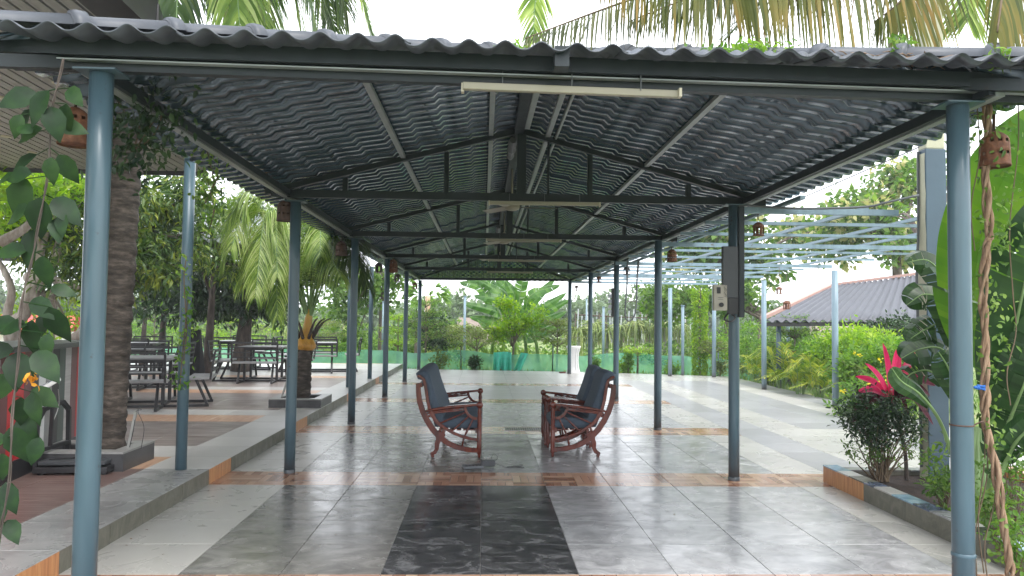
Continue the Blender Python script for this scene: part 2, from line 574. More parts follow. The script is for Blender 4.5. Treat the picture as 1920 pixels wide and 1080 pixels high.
def fast_mesh(name, V, nper, nfaces, mat, parent=None, smooth=False):
    """V: (N,3); faces: (nfaces,nper) indices"""
    me = bpy.data.meshes.new(name)
    me.vertices.add(len(V))
    me.vertices.foreach_set('co', np.asarray(V, dtype=np.float32).ravel())
    Fc = np.asarray(nfaces, dtype=np.int32)
    me.loops.add(Fc.size)
    me.loops.foreach_set('vertex_index', Fc.ravel())
    me.polygons.add(len(Fc))
    me.polygons.foreach_set('loop_start', np.arange(len(Fc), dtype=np.int32)*nper)
    if smooth:
        me.polygons.foreach_set('use_smooth', np.ones(len(Fc), dtype=bool))
    me.materials.append(mat)
    me.update(calc_edges=True)
    return link(bpy.data.objects.new(name, me), parent)


class MB:
    def __init__(s):
        s.V = []
        s.F = []

    def add(s, V, F):
        b = len(s.V)
        s.V += [tuple(v) for v in V]
        s.F += [tuple(i+b for i in f) for f in F]
        return s

    def box(s, c, d, rz=0, rot=None):
        x, y, z = d[0]/2, d[1]/2, d[2]/2
        V = [Vector((a, b, e)) for a in (-x, x) for b in (-y, y) for e in (-z, z)]
        R = rot if rot is not None else Matrix.Rotation(rz, 3, 'Z')
        c = Vector(c)
        return s.add([R @ v+c for v in V], [(0, 1, 3, 2), (4, 6, 7, 5), (0, 4, 5, 1), (2, 3, 7, 6), (0, 2, 6, 4), (1, 5, 7, 3)])

    def bar(s, a, b, w, h, up=(0, 0, 1)):
        a, b = Vector(a), Vector(b)
        d = (b-a).normalized()
        u = Vector(up)
        if abs(d.dot(u)) > .99:
            u = Vector((0, 1, 0))
        sd = d.cross(u).normalized()
        uu = sd.cross(d)
        V = [p+sd*i*w/2+uu*j*h/2 for p in (a, b) for i, j in ((-1, -1), (1, -1), (1, 1), (-1, 1))]
        return s.add(V, [(3, 2, 1, 0), (4, 5, 6, 7), (0, 1, 5, 4), (1, 2, 6, 5), (2, 3, 7, 6), (3, 0, 4, 7)])

    def tube(s, pts, r, n=8, cap=True):
        pts = [Vector(p) for p in pts]
        if not hasattr(r, '__len__'):
            r = [r]*len(pts)
        V = []
        prev = None
        for i, p in enumerate(pts):
            d = (pts[min(i+1, len(pts)-1)]-pts[max(i-1, 0)])
            if d.length < 1e-9:
                d = Vector((0, 0, 1))
            d.normalize()
            if prev is None:
                u = Vector((0, 1, 0)) if abs(d.z) > .9 else Vector((0, 0, 1))
            else:
                u = prev
            sd = d.cross(u)
            if sd.length < 1e-6:
                sd = d.cross(Vector((1, 0, .3)))
            sd.normalize()
            uu = sd.cross(d)
            prev = uu
            for k in range(n):
                a = 2*pi*k/n
                V.append(p+(sd*cos(a)+uu*sin(a))*r[i])
        F = []
        for i in range(len(pts)-1):
            for k in range(n):
                a, b = i*n+k, i*n+(k+1) % n
                F.append((a, b, b+n, a+n))
        if cap:
            F.append(tuple(range(n-1, -1, -1)))
            F.append(tuple((len(pts)-1)*n+k for k in range(n)))
        return s.add(V, F)

    def lathe(s, prof, n=16, c=(0, 0, 0), skip=None):
        V, F = [], []
        c = Vector(c)
        for (r, z) in prof:
            for k in range(n):
                a = 2*pi*k/n
                V.append(c+Vector((r*cos(a), r*sin(a), z)))
        for i in range(len(prof)-1):
            for k in range(n):
                if skip and skip(i, k):
                    continue
                a, b = i*n+k, i*n+(k+1) % n
                F.append((a, b, b+n, a+n))
        return s.add(V, F)

    def ribbon(s, pts, w, y0, y1):
        """flat curved member cut from a board: path in XZ, width w (list), between y0 and y1"""
        P = [Vector((p[0], 0, p[1])) for p in pts]
        if not hasattr(w, '__len__'):
            w = [w]*len(P)
        n = len(P)
        L, R_ = [], []
        for i in range(n):
            d = (P[min(i+1, n-1)]-P[max(i-1, 0)]).normalized()
            nn = Vector((-d.z, 0, d.x))
            L.append(P[i]+nn*w[i]/2)
            R_.append(P[i]-nn*w[i]/2)
        V = []
        for y in (y0, y1):
            V += [(v.x, y, v.z) for v in L]+[(v.x, y, v.z) for v in R_]
        F = []
        for i in range(n-1):
            F.append((i, i+1, n+i+1, n+i))
            F.append((2*n+i, 3*n+i, 3*n+i+1, 2*n+i+1))
            F.append((i, 2*n+i, 2*n+i+1, i+1))
            F.append((n+i, n+i+1, 3*n+i+1, 3*n+i))
        F.append((0, n, 3*n, 2*n))
        F.append((n-1, 3*n-1, 4*n-1, 2*n-1))
        return s.add(V, F)

    def build(s, name, mat, parent=None, smooth=False, bevel=0):
        o = mesh_obj(name, s.V, s.F, mat, parent, smooth)
        if bevel:
            b = o.modifiers.new('bevel', 'BEVEL')
            b.width = bevel
            b.segments = 2
            b.limit_method = 'ANGLE'
        return o


def spline(pts, n):
    """Catmull-Rom through the points"""
    P = [Vector(p) for p in pts]
    P = [P[0]*2-P[1]]+P+[P[-1]*2-P[-2]]
    out = []
    m = len(P)-3
    for k in range(n+1):
        t = k/n*m
        i = min(int(t), m-1)
        t -= i
        a, b, c, d = P[i:i+4]
        out.append(.5*((2*b)+(c-a)*t+(2*a-5*b+4*c-d)*t*t+(3*b-a-3*c+d)*t**3))
    return out


def unit(a):
    return a/np.maximum(np.linalg.norm(a, axis=-1, keepdims=True), 1e-9)


T_DIAMOND = (np.array([(0, 0, 0), (.42, .5, .05), (1, 0, -.12), (.42, -.5, .05)]), np.array([(0, 1, 2, 3)]))
T_LEAF = (np.array([(0, 0, 0), (.3, .42, .06), (.7, .36, .02), (1, 0, -.18), (.7, -.36, .02), (.3, -.42, .06), (.3, 0, -.02), (.7, 0, -.06)]),
          np.array([(0, 6, 1, 1), (6, 7, 2, 1), (7, 3, 2, 2), (0, 5, 6, 6), (6, 5, 4, 7), (7, 4, 3, 3)]))


def leaves(name, P, D, N, L, Wd, mat, parent=None, template=T_DIAMOND):
    P, D, N = np.asarray(P), unit(np.asarray(D)), np.asarray(N)
    Sd = unit(np.cross(D, N))
    N = np.cross(Sd, D)
    tv, tf = template
    L = np.asarray(L).reshape(-1, 1, 1)*np.ones((len(P), 1, 1))
    Wd = np.asarray(Wd).reshape(-1, 1, 1)*np.ones((len(P), 1, 1))
    V = P[:, None, :]+D[:, None, :]*tv[None, :, 0:1]*L+Sd[:, None, :]*tv[None, :, 1:2]*Wd+N[:, None, :]*tv[None, :, 2:3]*L
    n = len(tv)
    if template is T_LEAF:
        # quads and tris: split everything into tris
        tris = np.array([(0, 6, 1), (6, 7, 2), (6, 2, 1), (7, 3, 2), (0, 5, 6), (6, 5, 4), (6, 4, 7), (7, 4, 3)])
        F = tris[None]+(np.arange(len(P))*n)[:, None, None]
        return fast_mesh(name, V.reshape(-1, 3), 3, F.reshape(-1, 3), mat, parent)
    F = tf[None]+(np.arange(len(P))*n)[:, None, None]
    return fast_mesh(name, V.reshape(-1, 3), 4, F.reshape(-1, 4), mat, parent)


def droop_strips(name, P, D, N, L, Wd, droop, mat, parent=None, seg=4):
    """long narrow leaflets that bend under gravity"""
    P, D = np.asarray(P), unit(np.asarray(D))
    Sd = unit(np.cross(D, np.asarray(N)))
    k = len(P)
    L = np.broadcast_to(np.asarray(L, float).reshape(-1, 1), (k, 1))
    Wd = np.broadcast_to(np.asarray(Wd, float).reshape(-1, 1), (k, 1))
    dr = np.broadcast_to(np.asarray(droop, float).reshape(-1, 1), (k, 1))
    rows = []
    g = np.array([0, 0, -1.])
    for i in range(seg+1):
        t = i/seg
        c = P+D*L*t*(1-.25*dr*t)+g*L*dr*t*t*.8
        w = Wd*(.55+1.2*t-1.72*t*t if t < 1 else .03)
        rows.append(c-Sd*w/2)
        rows.append(c+Sd*w/2)
    V = np.stack(rows, 1)
    n = 2*(seg+1)
    tf = np.array([(2*i, 2*i+1, 2*i+3, 2*i+2) for i in range(seg)])
    F = tf[None]+(np.arange(k)*n)[:, None, None]
    return fast_mesh(name, V.reshape(-1, 3), 4, F.reshape(-1, 4), mat, parent)


def rand_unit(n):
    return unit(RNG.normal(size=(n, 3)))


def clumps_in(ell, n, shell=.55):
    """points biased to the outside of a set of ellipsoids"""
    out = []
    vols = np.array([e[3]*e[4]*e[5] for e in ell])
    pick = RNG.choice(len(ell), n, p=vols/vols.sum())
    for i in pick:
        cx, cy, cz, rx, ry, rz = ell[i]
        d = rand_unit(1)[0]
        r = (shell+(1-shell)*RNG.random()) if RNG.random() < .8 else RNG.random()*.6
        out.append((cx+d[0]*rx*r, cy+d[1]*ry*r, cz+d[2]*rz*r))
    return np.array(out)


def crown(name, ell, n, per, rad, L, Wd, mat, parent, up=.35, template=T_DIAMOND, flat=1., hang=0.):
    C = clumps_in(ell, n)
    cen = np.array([np.mean([e[i] for e in ell]) for i in range(3)])
    P = np.repeat(C, per, 0)
    O = rand_unit(len(P))*RNG.random((len(P), 1))**.5
    O[:, 2] *= flat
    P = P+O*rad*RNG.uniform(.6, 1.3, (len(P), 1))
    D = unit(O+rand_unit(len(P))*.6+np.array([0, 0, -hang]))
    N = unit(rand_unit(len(P))*.8+np.array([0, 0, up*2])+O*.4)
    s = RNG.uniform(.65, 1.25, len(P))
    return leaves(name, P, D, N, L*s, Wd*s, mat, parent, template), C


def tree(name, label, cat, base, trunk, ell, n, per, rad, L, Wd, mat, bark, tr=.1, group=None, nb=7, up=.35, template=T_DIAMOND, flat=1., hang=0., second=None):
    t = thing(name, label, cat, base, 0, group)
    b = Vector(base)
    tp = spline([Vector(p)-b for p in trunk], 10)
    m = MB()
    m.tube(tp, [tr*(1.25-.75*i/10) for i in range(11)], 8)
    ell = [(e[0]-b.x, e[1]-b.y, e[2]-b.z, e[3], e[4], e[5]) for e in ell]
    cr, C = crown('crown', ell, n, per, rad, L, Wd, mat, t, up, template, flat, hang)
    if second:
        crown('blossom', ell, int(n*second[1]), per, rad, L, Wd, second[0], t, up)
    top = tp[-1]
    st = tp[6]
    for c in C[RNG.choice(len(C), min(nb, len(C)), replace=False)]:
        c = Vector(c)
        q = st.lerp(top, RNG.random())
        mid = q.lerp(c, .5)+Vector((0, 0, .12*(c-q).length))
        m.tube(spline([q, mid, c], 6), [tr*.5*(1-.13*i) for i in range(7)], 5, False)
    m.build('trunk', bark, t, True)
    return t


# ================================================================= SETTING
# ---- ground
GZ = -.14
g = MB()
g.add([(-400, -60, GZ), (400, -60, GZ), (400, 600, GZ), (-400, 600, GZ)], [(0, 1, 2, 3)])


def ground_mat():
    m, n, l, p = newmat('garden_ground')
    ge = n.new('ShaderNodeNewGeometry')
    no = n.new('ShaderNodeTexNoise')
    no.inputs['Scale'].default_value = .7
    no.inputs['Detail'].default_value = 9
    no.inputs['Roughness'].default_value = .7
    l.new(ge.outputs['Position'], no.inputs['Vector'])
    r = ramp(n, [(.35, (.09, .16, .035)), (.5, (.16, .23, .06)), (.62, (.24, .24, .10)), (.75, (.28, .21, .13))])
    l.new(no.outputs['Fac'], r.inputs['Fac'])
    l.new(r.outputs[0], p.inputs['Base Color'])
    p.inputs['Roughness'].default_value = .95
    return m


tag(g.build('ground', ground_mat()), kind='structure')


# ---- tiled floor
def yend(x):
    return 23.55-.0*x if x < -1.9 else (23.2-(x+1.9)*.12 if x < 3.1 else 22.6-(x-3.1)*.33)


_tile_cache = {}


def tile(parent, x0, x1, y0, y1, z, mat, name='tile', th=.02, gap=.0022):
    key = (round(x1-x0, 3), round(y1-y0, 3), mat, th)
    if key not in _tile_cache:
        hx, hy = (x1-x0-gap)/2, (y1-y0-gap)/2
        b = .0025
        V = [(-hx, -hy, -th), (hx, -hy, -th), (hx, hy, -th), (-hx, hy, -th),
             (-hx, -hy, -b), (hx, -hy, -b), (hx, hy, -b), (-hx, hy, -b),
             (-hx+b, -hy+b, 0), (hx-b, -hy+b, 0), (hx-b, hy-b, 0), (-hx+b, hy-b, 0)]
        F = [(8, 9, 10, 11), (4, 5, 9, 8), (5, 6, 10, 9), (6, 7, 11, 10), (7, 4, 8, 11), (0, 1, 5, 4), (1, 2, 6, 5), (2, 3, 7, 6), (3, 0, 4, 7)]
        me = bpy.data.meshes.new('tile')
        me.from_pydata(V, [], F)
        me.materials.append(M[mat])
        _tile_cache[key] = me
    o = bpy.data.objects.new(name, _tile_cache[key])
    o.location = ((x0+x1)/2, (y0+y1)/2, z+random.uniform(-.0006, .0006))
    link(o, parent)
    return o


floor = MB()
floor.add([(-2.5, 0, -.005), (7.03, 0, -.005), (7.03, yend(7.03)-.02, -.005), (3.1, yend(3.1)-.02, -.005), (-1.9, yend(-1.9)-.02, -.005), (-2.5, 23.5, -.005),
           (-2.5, 0, -.3), (7.03, 0, -.3), (7.03, yend(7.03)-.02, -.3), (3.1, yend(3.1)-.02, -.3), (-1.9, yend(-1.9)-.02, -.3), (-2.5, 23.5, -.3)],
          [(0, 1, 2, 3, 4, 5), (1, 7, 8, 2), (2, 8, 9, 3), (3, 9, 10, 4), (4, 10, 11, 5), (0, 6, 7, 1)])
floor = tag(floor.build('floor', M['grout']), kind='structure')

rows = []   # (y0, y1, band?)


def seq(y0, n, band0, band1):
    h = (band0-y0)/n
    for i in range(n):
        rows.append((y0+i*h, y0+(i+1)*h, False))
    rows.append((band0, band1, True))


seq(.72, 5, 3.98, 4.62)
seq(4.62, 4, 7.06, 7.66)
seq(7.66, 4, 10.22, 10.9)
seq(10.9, 5, 14.02, 14.66)
seq(14.66, 5, 17.7, 18.3)
seq(18.3, 8, 23.3, 23.6)
xs = [-2.5, -1.8, -1.2, -.6, 0, .6, 1.2, 1.8, 2.4, 3.0, 3.55, 4.1, 4.7, 5.35, 5.9, 6.45, 7.05]


def floor_mat(i, y, bay):
    xc = (xs[i]+xs[i+1])/2
    if xc < -1.8:
        return 'beige'
    if bay >= 4 and xc < 3.0:  # far bays: reflected sky painted in as paler tiles
        return 'ogrey' if y < 18 else 'pale'
    if bay == 3 and xc < 3.0:
        return 'sheengrey'
    if xc < -.6:
        return 'mgrey'
    if xc < .6:
        if bay == 1:
            return 'dkgrey'
        if bay == 0:
            return 'dkgrey'
        if bay == 2:  # centre tiles lightened to imitate reflected sky
            return 'mgrey' if xc < 0 else 'sheengrey'
    if xc < 3.0:
        return 'lgrey' if bay < 3 else 'ogrey'
    if y > 19.2:
        return 'beige'
    if xc < 3.55:
        return 'beige'
    if xc < 4.1:
        return 'ogrey'
    if xc < 4.7:
        return 'ogrey' if bay < 2 else 'beige'
    if xc < 5.35:
        return 'beige' if bay < 3 else 'ogrey'
    if xc < 5.9:
        return 'ogrey'
    if xc < 6.45 and xc > 5.9:
        return 'pale'
    return 'ogrey'


far = {}
bay = 0
FARY = 14.0
for (y0, y1, band) in rows:
    for i in range(len(xs)-1):
        x0, x1 = xs[i], xs[i+1]
        if band and x1 <= 3.6:
            mt = 'wood_t'
        else:
            mt = floor_mat(i, y0, bay)
        if y1 < 2.4:
            continue
        ye = min(yend(x0), yend(x1))
        if y0 < FARY and (x1 <= 3.6 or y0 > 6):
            tile(floor, x0, x1, y0, y1, 0, mt)
        else:
            y1a, y1b = min(y1, yend(x0+1e-4)), min(y1, yend(x1-1e-4))
            if y1a-y0 < .02 and y1b-y0 < .02:
                continue
            far.setdefault(mt, MB()).add([(x0+.002, y0+.002, 0), (x1-.002, y0+.002, 0), (x1-.002, max(y1b-.002, y0+.004), 0), (x0+.002, max(y1a-.002, y0+.004), 0)], [(0, 1, 2, 3)])
    if band:
        bay += 1
for k, mb in far.items():
    tag(mb.build('tile', M[k], floor), kind='stuff')

# ---- raised platform on the left
PZ = .14
pl = MB()
pl.box((-8.27, 12, (PZ-.02-.3)/2), (11.5, 23.1, PZ-.02+.3))
platform = tag(pl.build('platform', M['grout']), kind='structure')
# kerb face tiles
ky = .5
marks = [(3.98, 4.62), (7.06, 7.66), (10.22, 10.9), (14.02, 14.66), (17.7, 18.3)]
cuts = sorted(set([.6, 23.55]+[v for p in marks for v in p]))
for a, b in zip(cuts[:-1], cuts[1:]):
    wood = (a, b) in marks
    n = 1 if wood else max(1, round((b-a)/.62))
    for i in range(n):
        y0, y1 = a+(b-a)*i/n, a+(b-a)*(i+1)/n
        mb = MB()
        mb.box((-2.51, (y0+y1)/2, (PZ-.002)/2-.001), (.03, y1-y0-.004, PZ-.004))
        mb.build('kerb_tile', M['wood_k' if wood else 'kerb'], platform)
# platform top
pcols = [-2.495, -3.08, -3.7, -4.3, -4.9, -5.5, -6.1, -6.7, -7.3, -8.0, -9.0, -10.5, -12., -14.]
for (y0, y1, band) in rows:
    if y1 < 3:
        continue
    for i in range(len(pcols)-1):
        x1, x0 = pcols[i], pcols[i+1]
        if i == 0:
            mt = 'concrete' if y0 < 7.0 else 'pale'
        else:
            if y0 < 7.0:
                mt = 'plank_t'
            elif band:
                mt = 'orange_t'
            else:
                b_ = sum(1 for m_ in marks if m_[1] <= y0+.01)
                k_ = round((y0-marks[b_-1][1])/.62)
                mt = 'pale' if (b_ == 2 and k_ == 0) or (b_ > 2 and k_ in (0,)) or y0 > 18.2 else 'plank2_t'
        if i > 0 and x0 < -8.1 or y0 > 14:
            far.setdefault('p'+mt, MB()).add([(x0+.002, y0+.002, PZ), (x1-.002, y0+.002, PZ), (x1-.002, min(y1, 23.52)-.002, PZ), (x0+.002, min(y1, 23.52)-.002, PZ)], [(0, 1, 2, 3)])
        else:
            tile(platform, x0, x1, y0, y1, PZ, mt)
for k, mb in far.items():
    if k[0] == 'p' and k[1:] in M:
        tag(mb.build('tile', M[k[1:]], platform), kind='stuff')

# ================================================================= PAVILION
pav = thing('pavilion', 'long open steel pavilion with grey wavy tiled hip roof on round blue posts', 'pavilion', (.33, 13, 0))
PO = Vector((.33, 13, 0))
XR0, ZR, KS, KF = .33, 3.50, .28, .318
YA, YB = 5.75, 21.3
SW = 2.68                                    # eave distance from the ridge line


def ploc(v):
    return Vector(v)-PO


def zwave(a, side='L'):
    p = (a/.172) % 1
    if side == 'F':
        return .040*(.5-.5*cos(2*pi*p))**1.3
    # flat valley, steep flank, rounded hump
    if p < .40:
        return 0.
    q = (p-.40)/.60
    return .054*min(1., (.5-.5*cos(2*pi*q))*1.7)**.8


def zstep(s):
    f = (s/.25) % 1
    return .031*f


def roof_sheet(side, a0, a1, lift):
    """one wavy, stepped sheet. side: L R F B. a runs along the eave, s runs down the slope (plan distance from ridge / apex)"""
    na = max(2, int(round((a1-a0)/.172*12)))
    smax = SW if side in 'LR' else 2.24
    if side == 'B':
        smax = 2.1
    ss = []
    k = 0
    while k*.25 < smax:
        for f in (0, .5, .86):
            if (k+f)*.25 < smax-.01:
                ss.append((k+f)*.25)
        k += 1
    ss.append(smax)
    V, F = [], []
    n2 = na+1
    for lay in (0, -.006):
        for s in ss:
            for i in range(n2):
                a = a0+(a1-a0)*i/na
                if side in 'LR':
                    lim0 = YA-KS*s/KF
                    lim1 = YB+KS*s/.36
                    a_ = min(max(a, lim0), lim1)
                    x = XR0-s if side == 'L' else XR0+s
                    y = a_
                    z = ZR-KS*s
                else:
                    kf = KF if side == 'F' else .36
                    lim = s*kf/KS
                    a_ = min(max(a, XR0-lim), XR0+lim)
                    x = a_
                    sy = s
                    if side == 'F' and s == smax:
                        sy = s-.045*(x-XR0)
                    y = YA-sy if side == 'F' else YB+sy
                    z = ZR-kf*s
                z += zwave(a_, side)+zstep(s)+lay+lift*(.25+(a-a0)/(a1-a0))
                V.append((x, y, z))
    m = len(ss)
    off = m*n2

    def q(i, j, l=0):
        return l*off+i*n2+j
    for i in range(m-1):
        for j in range(na):
            ids = [q(i, j), q(i, j+1), q(i+1, j+1), q(i+1, j)]
            p = [V[t] for t in ids]
            ar = abs((p[2][0]-p[0][0])*(p[3][1]-p[1][1])-(p[2][1]-p[0][1])*(p[3][0]-p[1][0]))
            if ar < 1e-7:
                continue
            F.append(tuple(ids))
            F.append(tuple(t+off for t in reversed(ids)))
    for j in range(na):       # eave edge
        if abs(V[q(m-1, j)][0]-V[q(m-1, j+1)][0])+abs(V[q(m-1, j)][1]-V[q(m-1, j+1)][1]) > 1e-6:
            F.append((q(m-1, j), q(m-1, j+1), q(m-1, j+1, 1), q(m-1, j, 1)))
    for i in range(m-1):
        for j in (0, na):
            F.append((q(i, j), q(i+1, j), q(i+1, j, 1), q(i, j, 1)))
    V = [ploc(v) for v in V]
    if not F:
        return
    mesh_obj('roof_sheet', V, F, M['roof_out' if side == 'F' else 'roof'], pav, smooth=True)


w6 = .172*6
y = 3.25
while y < 23.4:
    for sd in 'LR':
        roof_sheet(sd, y-.03, y+w6, random.choice((.004, .008, .010, .026)))
    y += w6
x = XR0-2.75
while x < XR0+2.7:
    roof_sheet('F', x-.03, x+w6, random.uniform(.003, .012))
    roof_sheet('B', x-.03, x+w6, random.uniform(.003, .012))
    x += w6


def cap_run(a, b, seg):
    a, b = Vector(a), Vector(b)
    n = max(1, round((b-a).length/seg))
    d = (b-a).normalized()
    sd = d.cross(Vector((0, 0, 1))).normalized()
    up = sd.cross(d)
    for i in range(n):
        p, q = a.lerp(b, i/n), a.lerp(b, (i+1)/n)
        V, F = [], []
        prof = [(0, .064), (.80, .058), (.86, .06), (.88, .078), (.97, .084), (1.03, .080), (1.04, .066)]
        K = 10
        for lay in (0, -.006):
            for (t, r) in prof:
                c = p.lerp(q, t)
                for k in range(K+1):
                    an = pi*k/K
                    V.append(ploc(c+sd*cos(an)*(r+lay)*1.15+up*(sin(an)*(r+lay)*1.05-.01)))
        w = K+1
        o = len(prof)*w
        for ii in range(len(prof)-1):
            for k in range(K):
                u = ii*w+k
                F.append((u, u+1, u+w+1, u+w))
                F.append((o+u, o+u+w, o+u+w+1, o+u+1))
        for k in range(K):
            F.append((k, k+1, o+k+1, o+k))
            e = (len(prof)-1)*w+k
            F.append((e, o+e, o+e+1, e+1))
        mesh_obj('ridge_cap', V, F, M['cap'], pav, smooth=True)


apex = Vector((XR0, YA, ZR+.10))
cl = Vector((XR0-SW, YA-KS*SW/KF, ZR-KS*SW+.10))
cr_ = Vector((XR0+SW, YA-KS*SW/KF+.12, ZR-KS*SW+.10))
cap_run(apex, cl, .44)
cap_run(apex, cr_, .44)
cap_run(apex+Vector((0, .05, .0)), (XR0, YB, ZR+.10), .45)

# posts
PR = .055
postsL = [(-1.885, 3.71), (-1.905, 7.61), (-1.90, 11.08), (-1.905, 14.83), (-1.90, 18.48), (-1.94, 22.9)]
postsR = [(2.535, 3.91), (2.47, 7.34), (2.50, 10.7), (2.57, 14.49), (2.55, 17.9), (2.49, 21.7)]
for i, (px, py) in enumerate(postsL+postsR):
    top = 2.70 if i not in (0, 6) else 2.72
    m = MB()
    r = PR if i in (0, 6) else .053
    m.tube([(px-PO.x, py-PO.y, z) for z in (0, .6, 1.4, 2.1, top)], r, 24)
    m.lathe([(r+.0, .035), (r+.004, .03), (r+.004, 0)], 24, (px-PO.x, py-PO.y, 0))
    if i == 6:
        m.lathe([(r, .325), (r+.004, .33), (r+.004, .345), (r, .35)], 24, (px-PO.x, py-PO.y, 0))
    pst = m.build('post', M['post'], pav, smooth=True)
    m = MB()
    m.box((px-PO.x, py-PO.y, top+.004), (.20, .16, .008))
    m.build('top_plate', M['post'], pst)
# front beam, fascia
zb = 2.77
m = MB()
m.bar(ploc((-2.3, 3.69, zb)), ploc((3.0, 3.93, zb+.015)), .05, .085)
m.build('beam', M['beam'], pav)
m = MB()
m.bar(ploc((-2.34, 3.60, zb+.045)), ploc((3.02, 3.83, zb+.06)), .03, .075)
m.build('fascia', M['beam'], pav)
m = MB()
m.bar(ploc((-2.34, 3.635, zb-.004)), ploc((3.02, 3.87, zb+.01)), .04, .006)
m.build('edge_strip', M['purlin'], pav)
m = MB()
m.box(ploc((.36, 3.60, zb+.04)), (.07, .1, .1))
m.build('bracket', M['beam'], pav)
# purlins running the length; steel rails along the posts
for (px, dz) in ((-.82, 0), (.05, 0), (.62, 0), (.70, 0), (1.62, 0)):
    z = ZR-KS*abs(px-XR0)-.028
    ya = max(YA-(ZR-z)/KF, 3.9)+.02
    m = MB()
    wd = .045 if px != .70 else .02
    m.bar(ploc((px, ya, z)), ploc((px, 22.2, z)), wd, .032)
    m.build('purlin', M['purlin'], pav)
for px in (-1.98, 2.66):
    m = MB()
    m.bar(ploc((px, 3.75, 2.75)), ploc((px, 22.9, 2.75)), .05, .045)
    m.build('wall_plate', M['purlin'], pav)
    m = MB()
    m.bar(ploc((px-.045*(1 if px > 0 else -1), 3.75, 2.765)), ploc((px-.045*(1 if px > 0 else -1), 22.9, 2.765)), .03, .06)
    m.build('wall_plate', M['beam'], pav)
m = MB()
m.bar(ploc((XR0, YA-.3, ZR-.05)), ploc((XR0, YB, ZR-.05)), .09, .10)
m.build('ridge_beam', M['beam'], pav)
m = MB()
m.bar(ploc((XR0+.075, 4.9, ZR-.15)), ploc((XR0+.075, 7.35, ZR-.06)), .05, .03)
m.build('purlin', M['purlin'], pav)
# hip rafters
for a in ((XR0-SW+.1, YA-KS*SW/KF+.1, ZR-KS*SW-.05), (XR0+SW-.1, YA-KS*SW/KF+.1, ZR-KS*SW-.05)):
    m = MB()
    m.bar(ploc((XR0, YA, ZR-.06)), ploc(a), .045, .06)
    m.build('hip_rafter', M['beam'], pav)
for a in ((XR0-2.5, YB+1.95, ZR-.76), (XR0+2.5, YB+1.95, ZR-.76)):
    m = MB()
    m.bar(ploc((XR0, YB, ZR-.06)), ploc(a), .045, .05)
    m.build('hip_rafter', M['beam'], pav)
m = MB()
m.bar(ploc((-2.1, 22.95, 2.76)), ploc((2.8, 22.5, 2.76)), .05, .07)
m.build('beam', M['beam'], pav)
# trusses
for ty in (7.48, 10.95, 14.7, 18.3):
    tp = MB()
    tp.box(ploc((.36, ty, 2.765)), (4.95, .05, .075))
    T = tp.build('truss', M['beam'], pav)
    for sx in (-1, 1):
        e = XR0+sx*2.50
        m = MB()
        m.bar(ploc((XR0, ty, ZR-.06)), ploc((e, ty, ZR-KS*2.5-.03)), .05, .055, (0, 1, 0))
        r = m.build('rafter', M['beam'], T)
        for fx in (.72, 1.72):
            xx = XR0+sx*fx
            m = MB()
            m.box(ploc((xx, ty, (2.8+ZR-KS*fx-.09)/2)), (.05, .045, ZR-KS*fx-.09-2.8))
            m.build('web', M['beam'], T)
    m = MB()
    m.box(ploc((XR0+.03, ty, (2.8+ZR-.1)/2)), (.09, .05, ZR-.1-2.8))
    m.build('king_post', M['beam'], T)
    m = MB()
    m.tube([ploc((XR0+.3, ty, 2.8)), ploc((XR0+.3, ty, ZR-.15))], .012, 6)
    m.build('rod', M['beam'], T)
    m = MB()
    m.tube([ploc((XR0-.055, ty+.1+k*.12, ZR-.13-.01*(k % 2))) for k in range(8)], [.035, .05, .03, .05, .045, .03, .045, .02], 8)
    m.build('plastic_wrap', M['cable'], T)

# ---- tube lights under the beams
tl = [((-.12, 3.72, 2.705), (.98, 3.76, 2.70), 'long yellowed tube light under the front roof beam'),
      ((.04, 7.40, 2.695), (1.14, 7.40, 2.70), 'tube light under the first truss, next behind the front beam'),
      ((.03, 10.87, 2.695), (1.11, 10.87, 2.695), 'tube light under the second truss, behind the second ceiling fan'),
      ((.08, 14.62, 2.695), (1.17, 14.62, 2.695), 'tube light under the third truss'),
      ((.08, 18.22, 2.695), (1.17, 18.22, 2.695), 'farthest tube light under the last truss')]
for a, b, lab in tl:
    a, b = Vector(a), Vector(b)
    c = (a+b)/2
    t = thing('tube_light', lab, 'tube light', c, 0, 'tube lights along the pavilion')
    m = MB()
    m.bar(a-c, b-c, .035, .036)
    m.build('housing', M['tube'], t, bevel=.004)
    for s in (-1, 1):
        m = MB()
        m.box((s*(b-a).length*.5, 0, -.002), (.014, .04, .044))
        m.build('end_cap', M['cream'], t)
    for s in (-.35, .0, .35):
        m = MB()
        m.box((s*1.0, 0, .05), (.004, .02, .09))
        m.build('hanger', M['cable'], t)

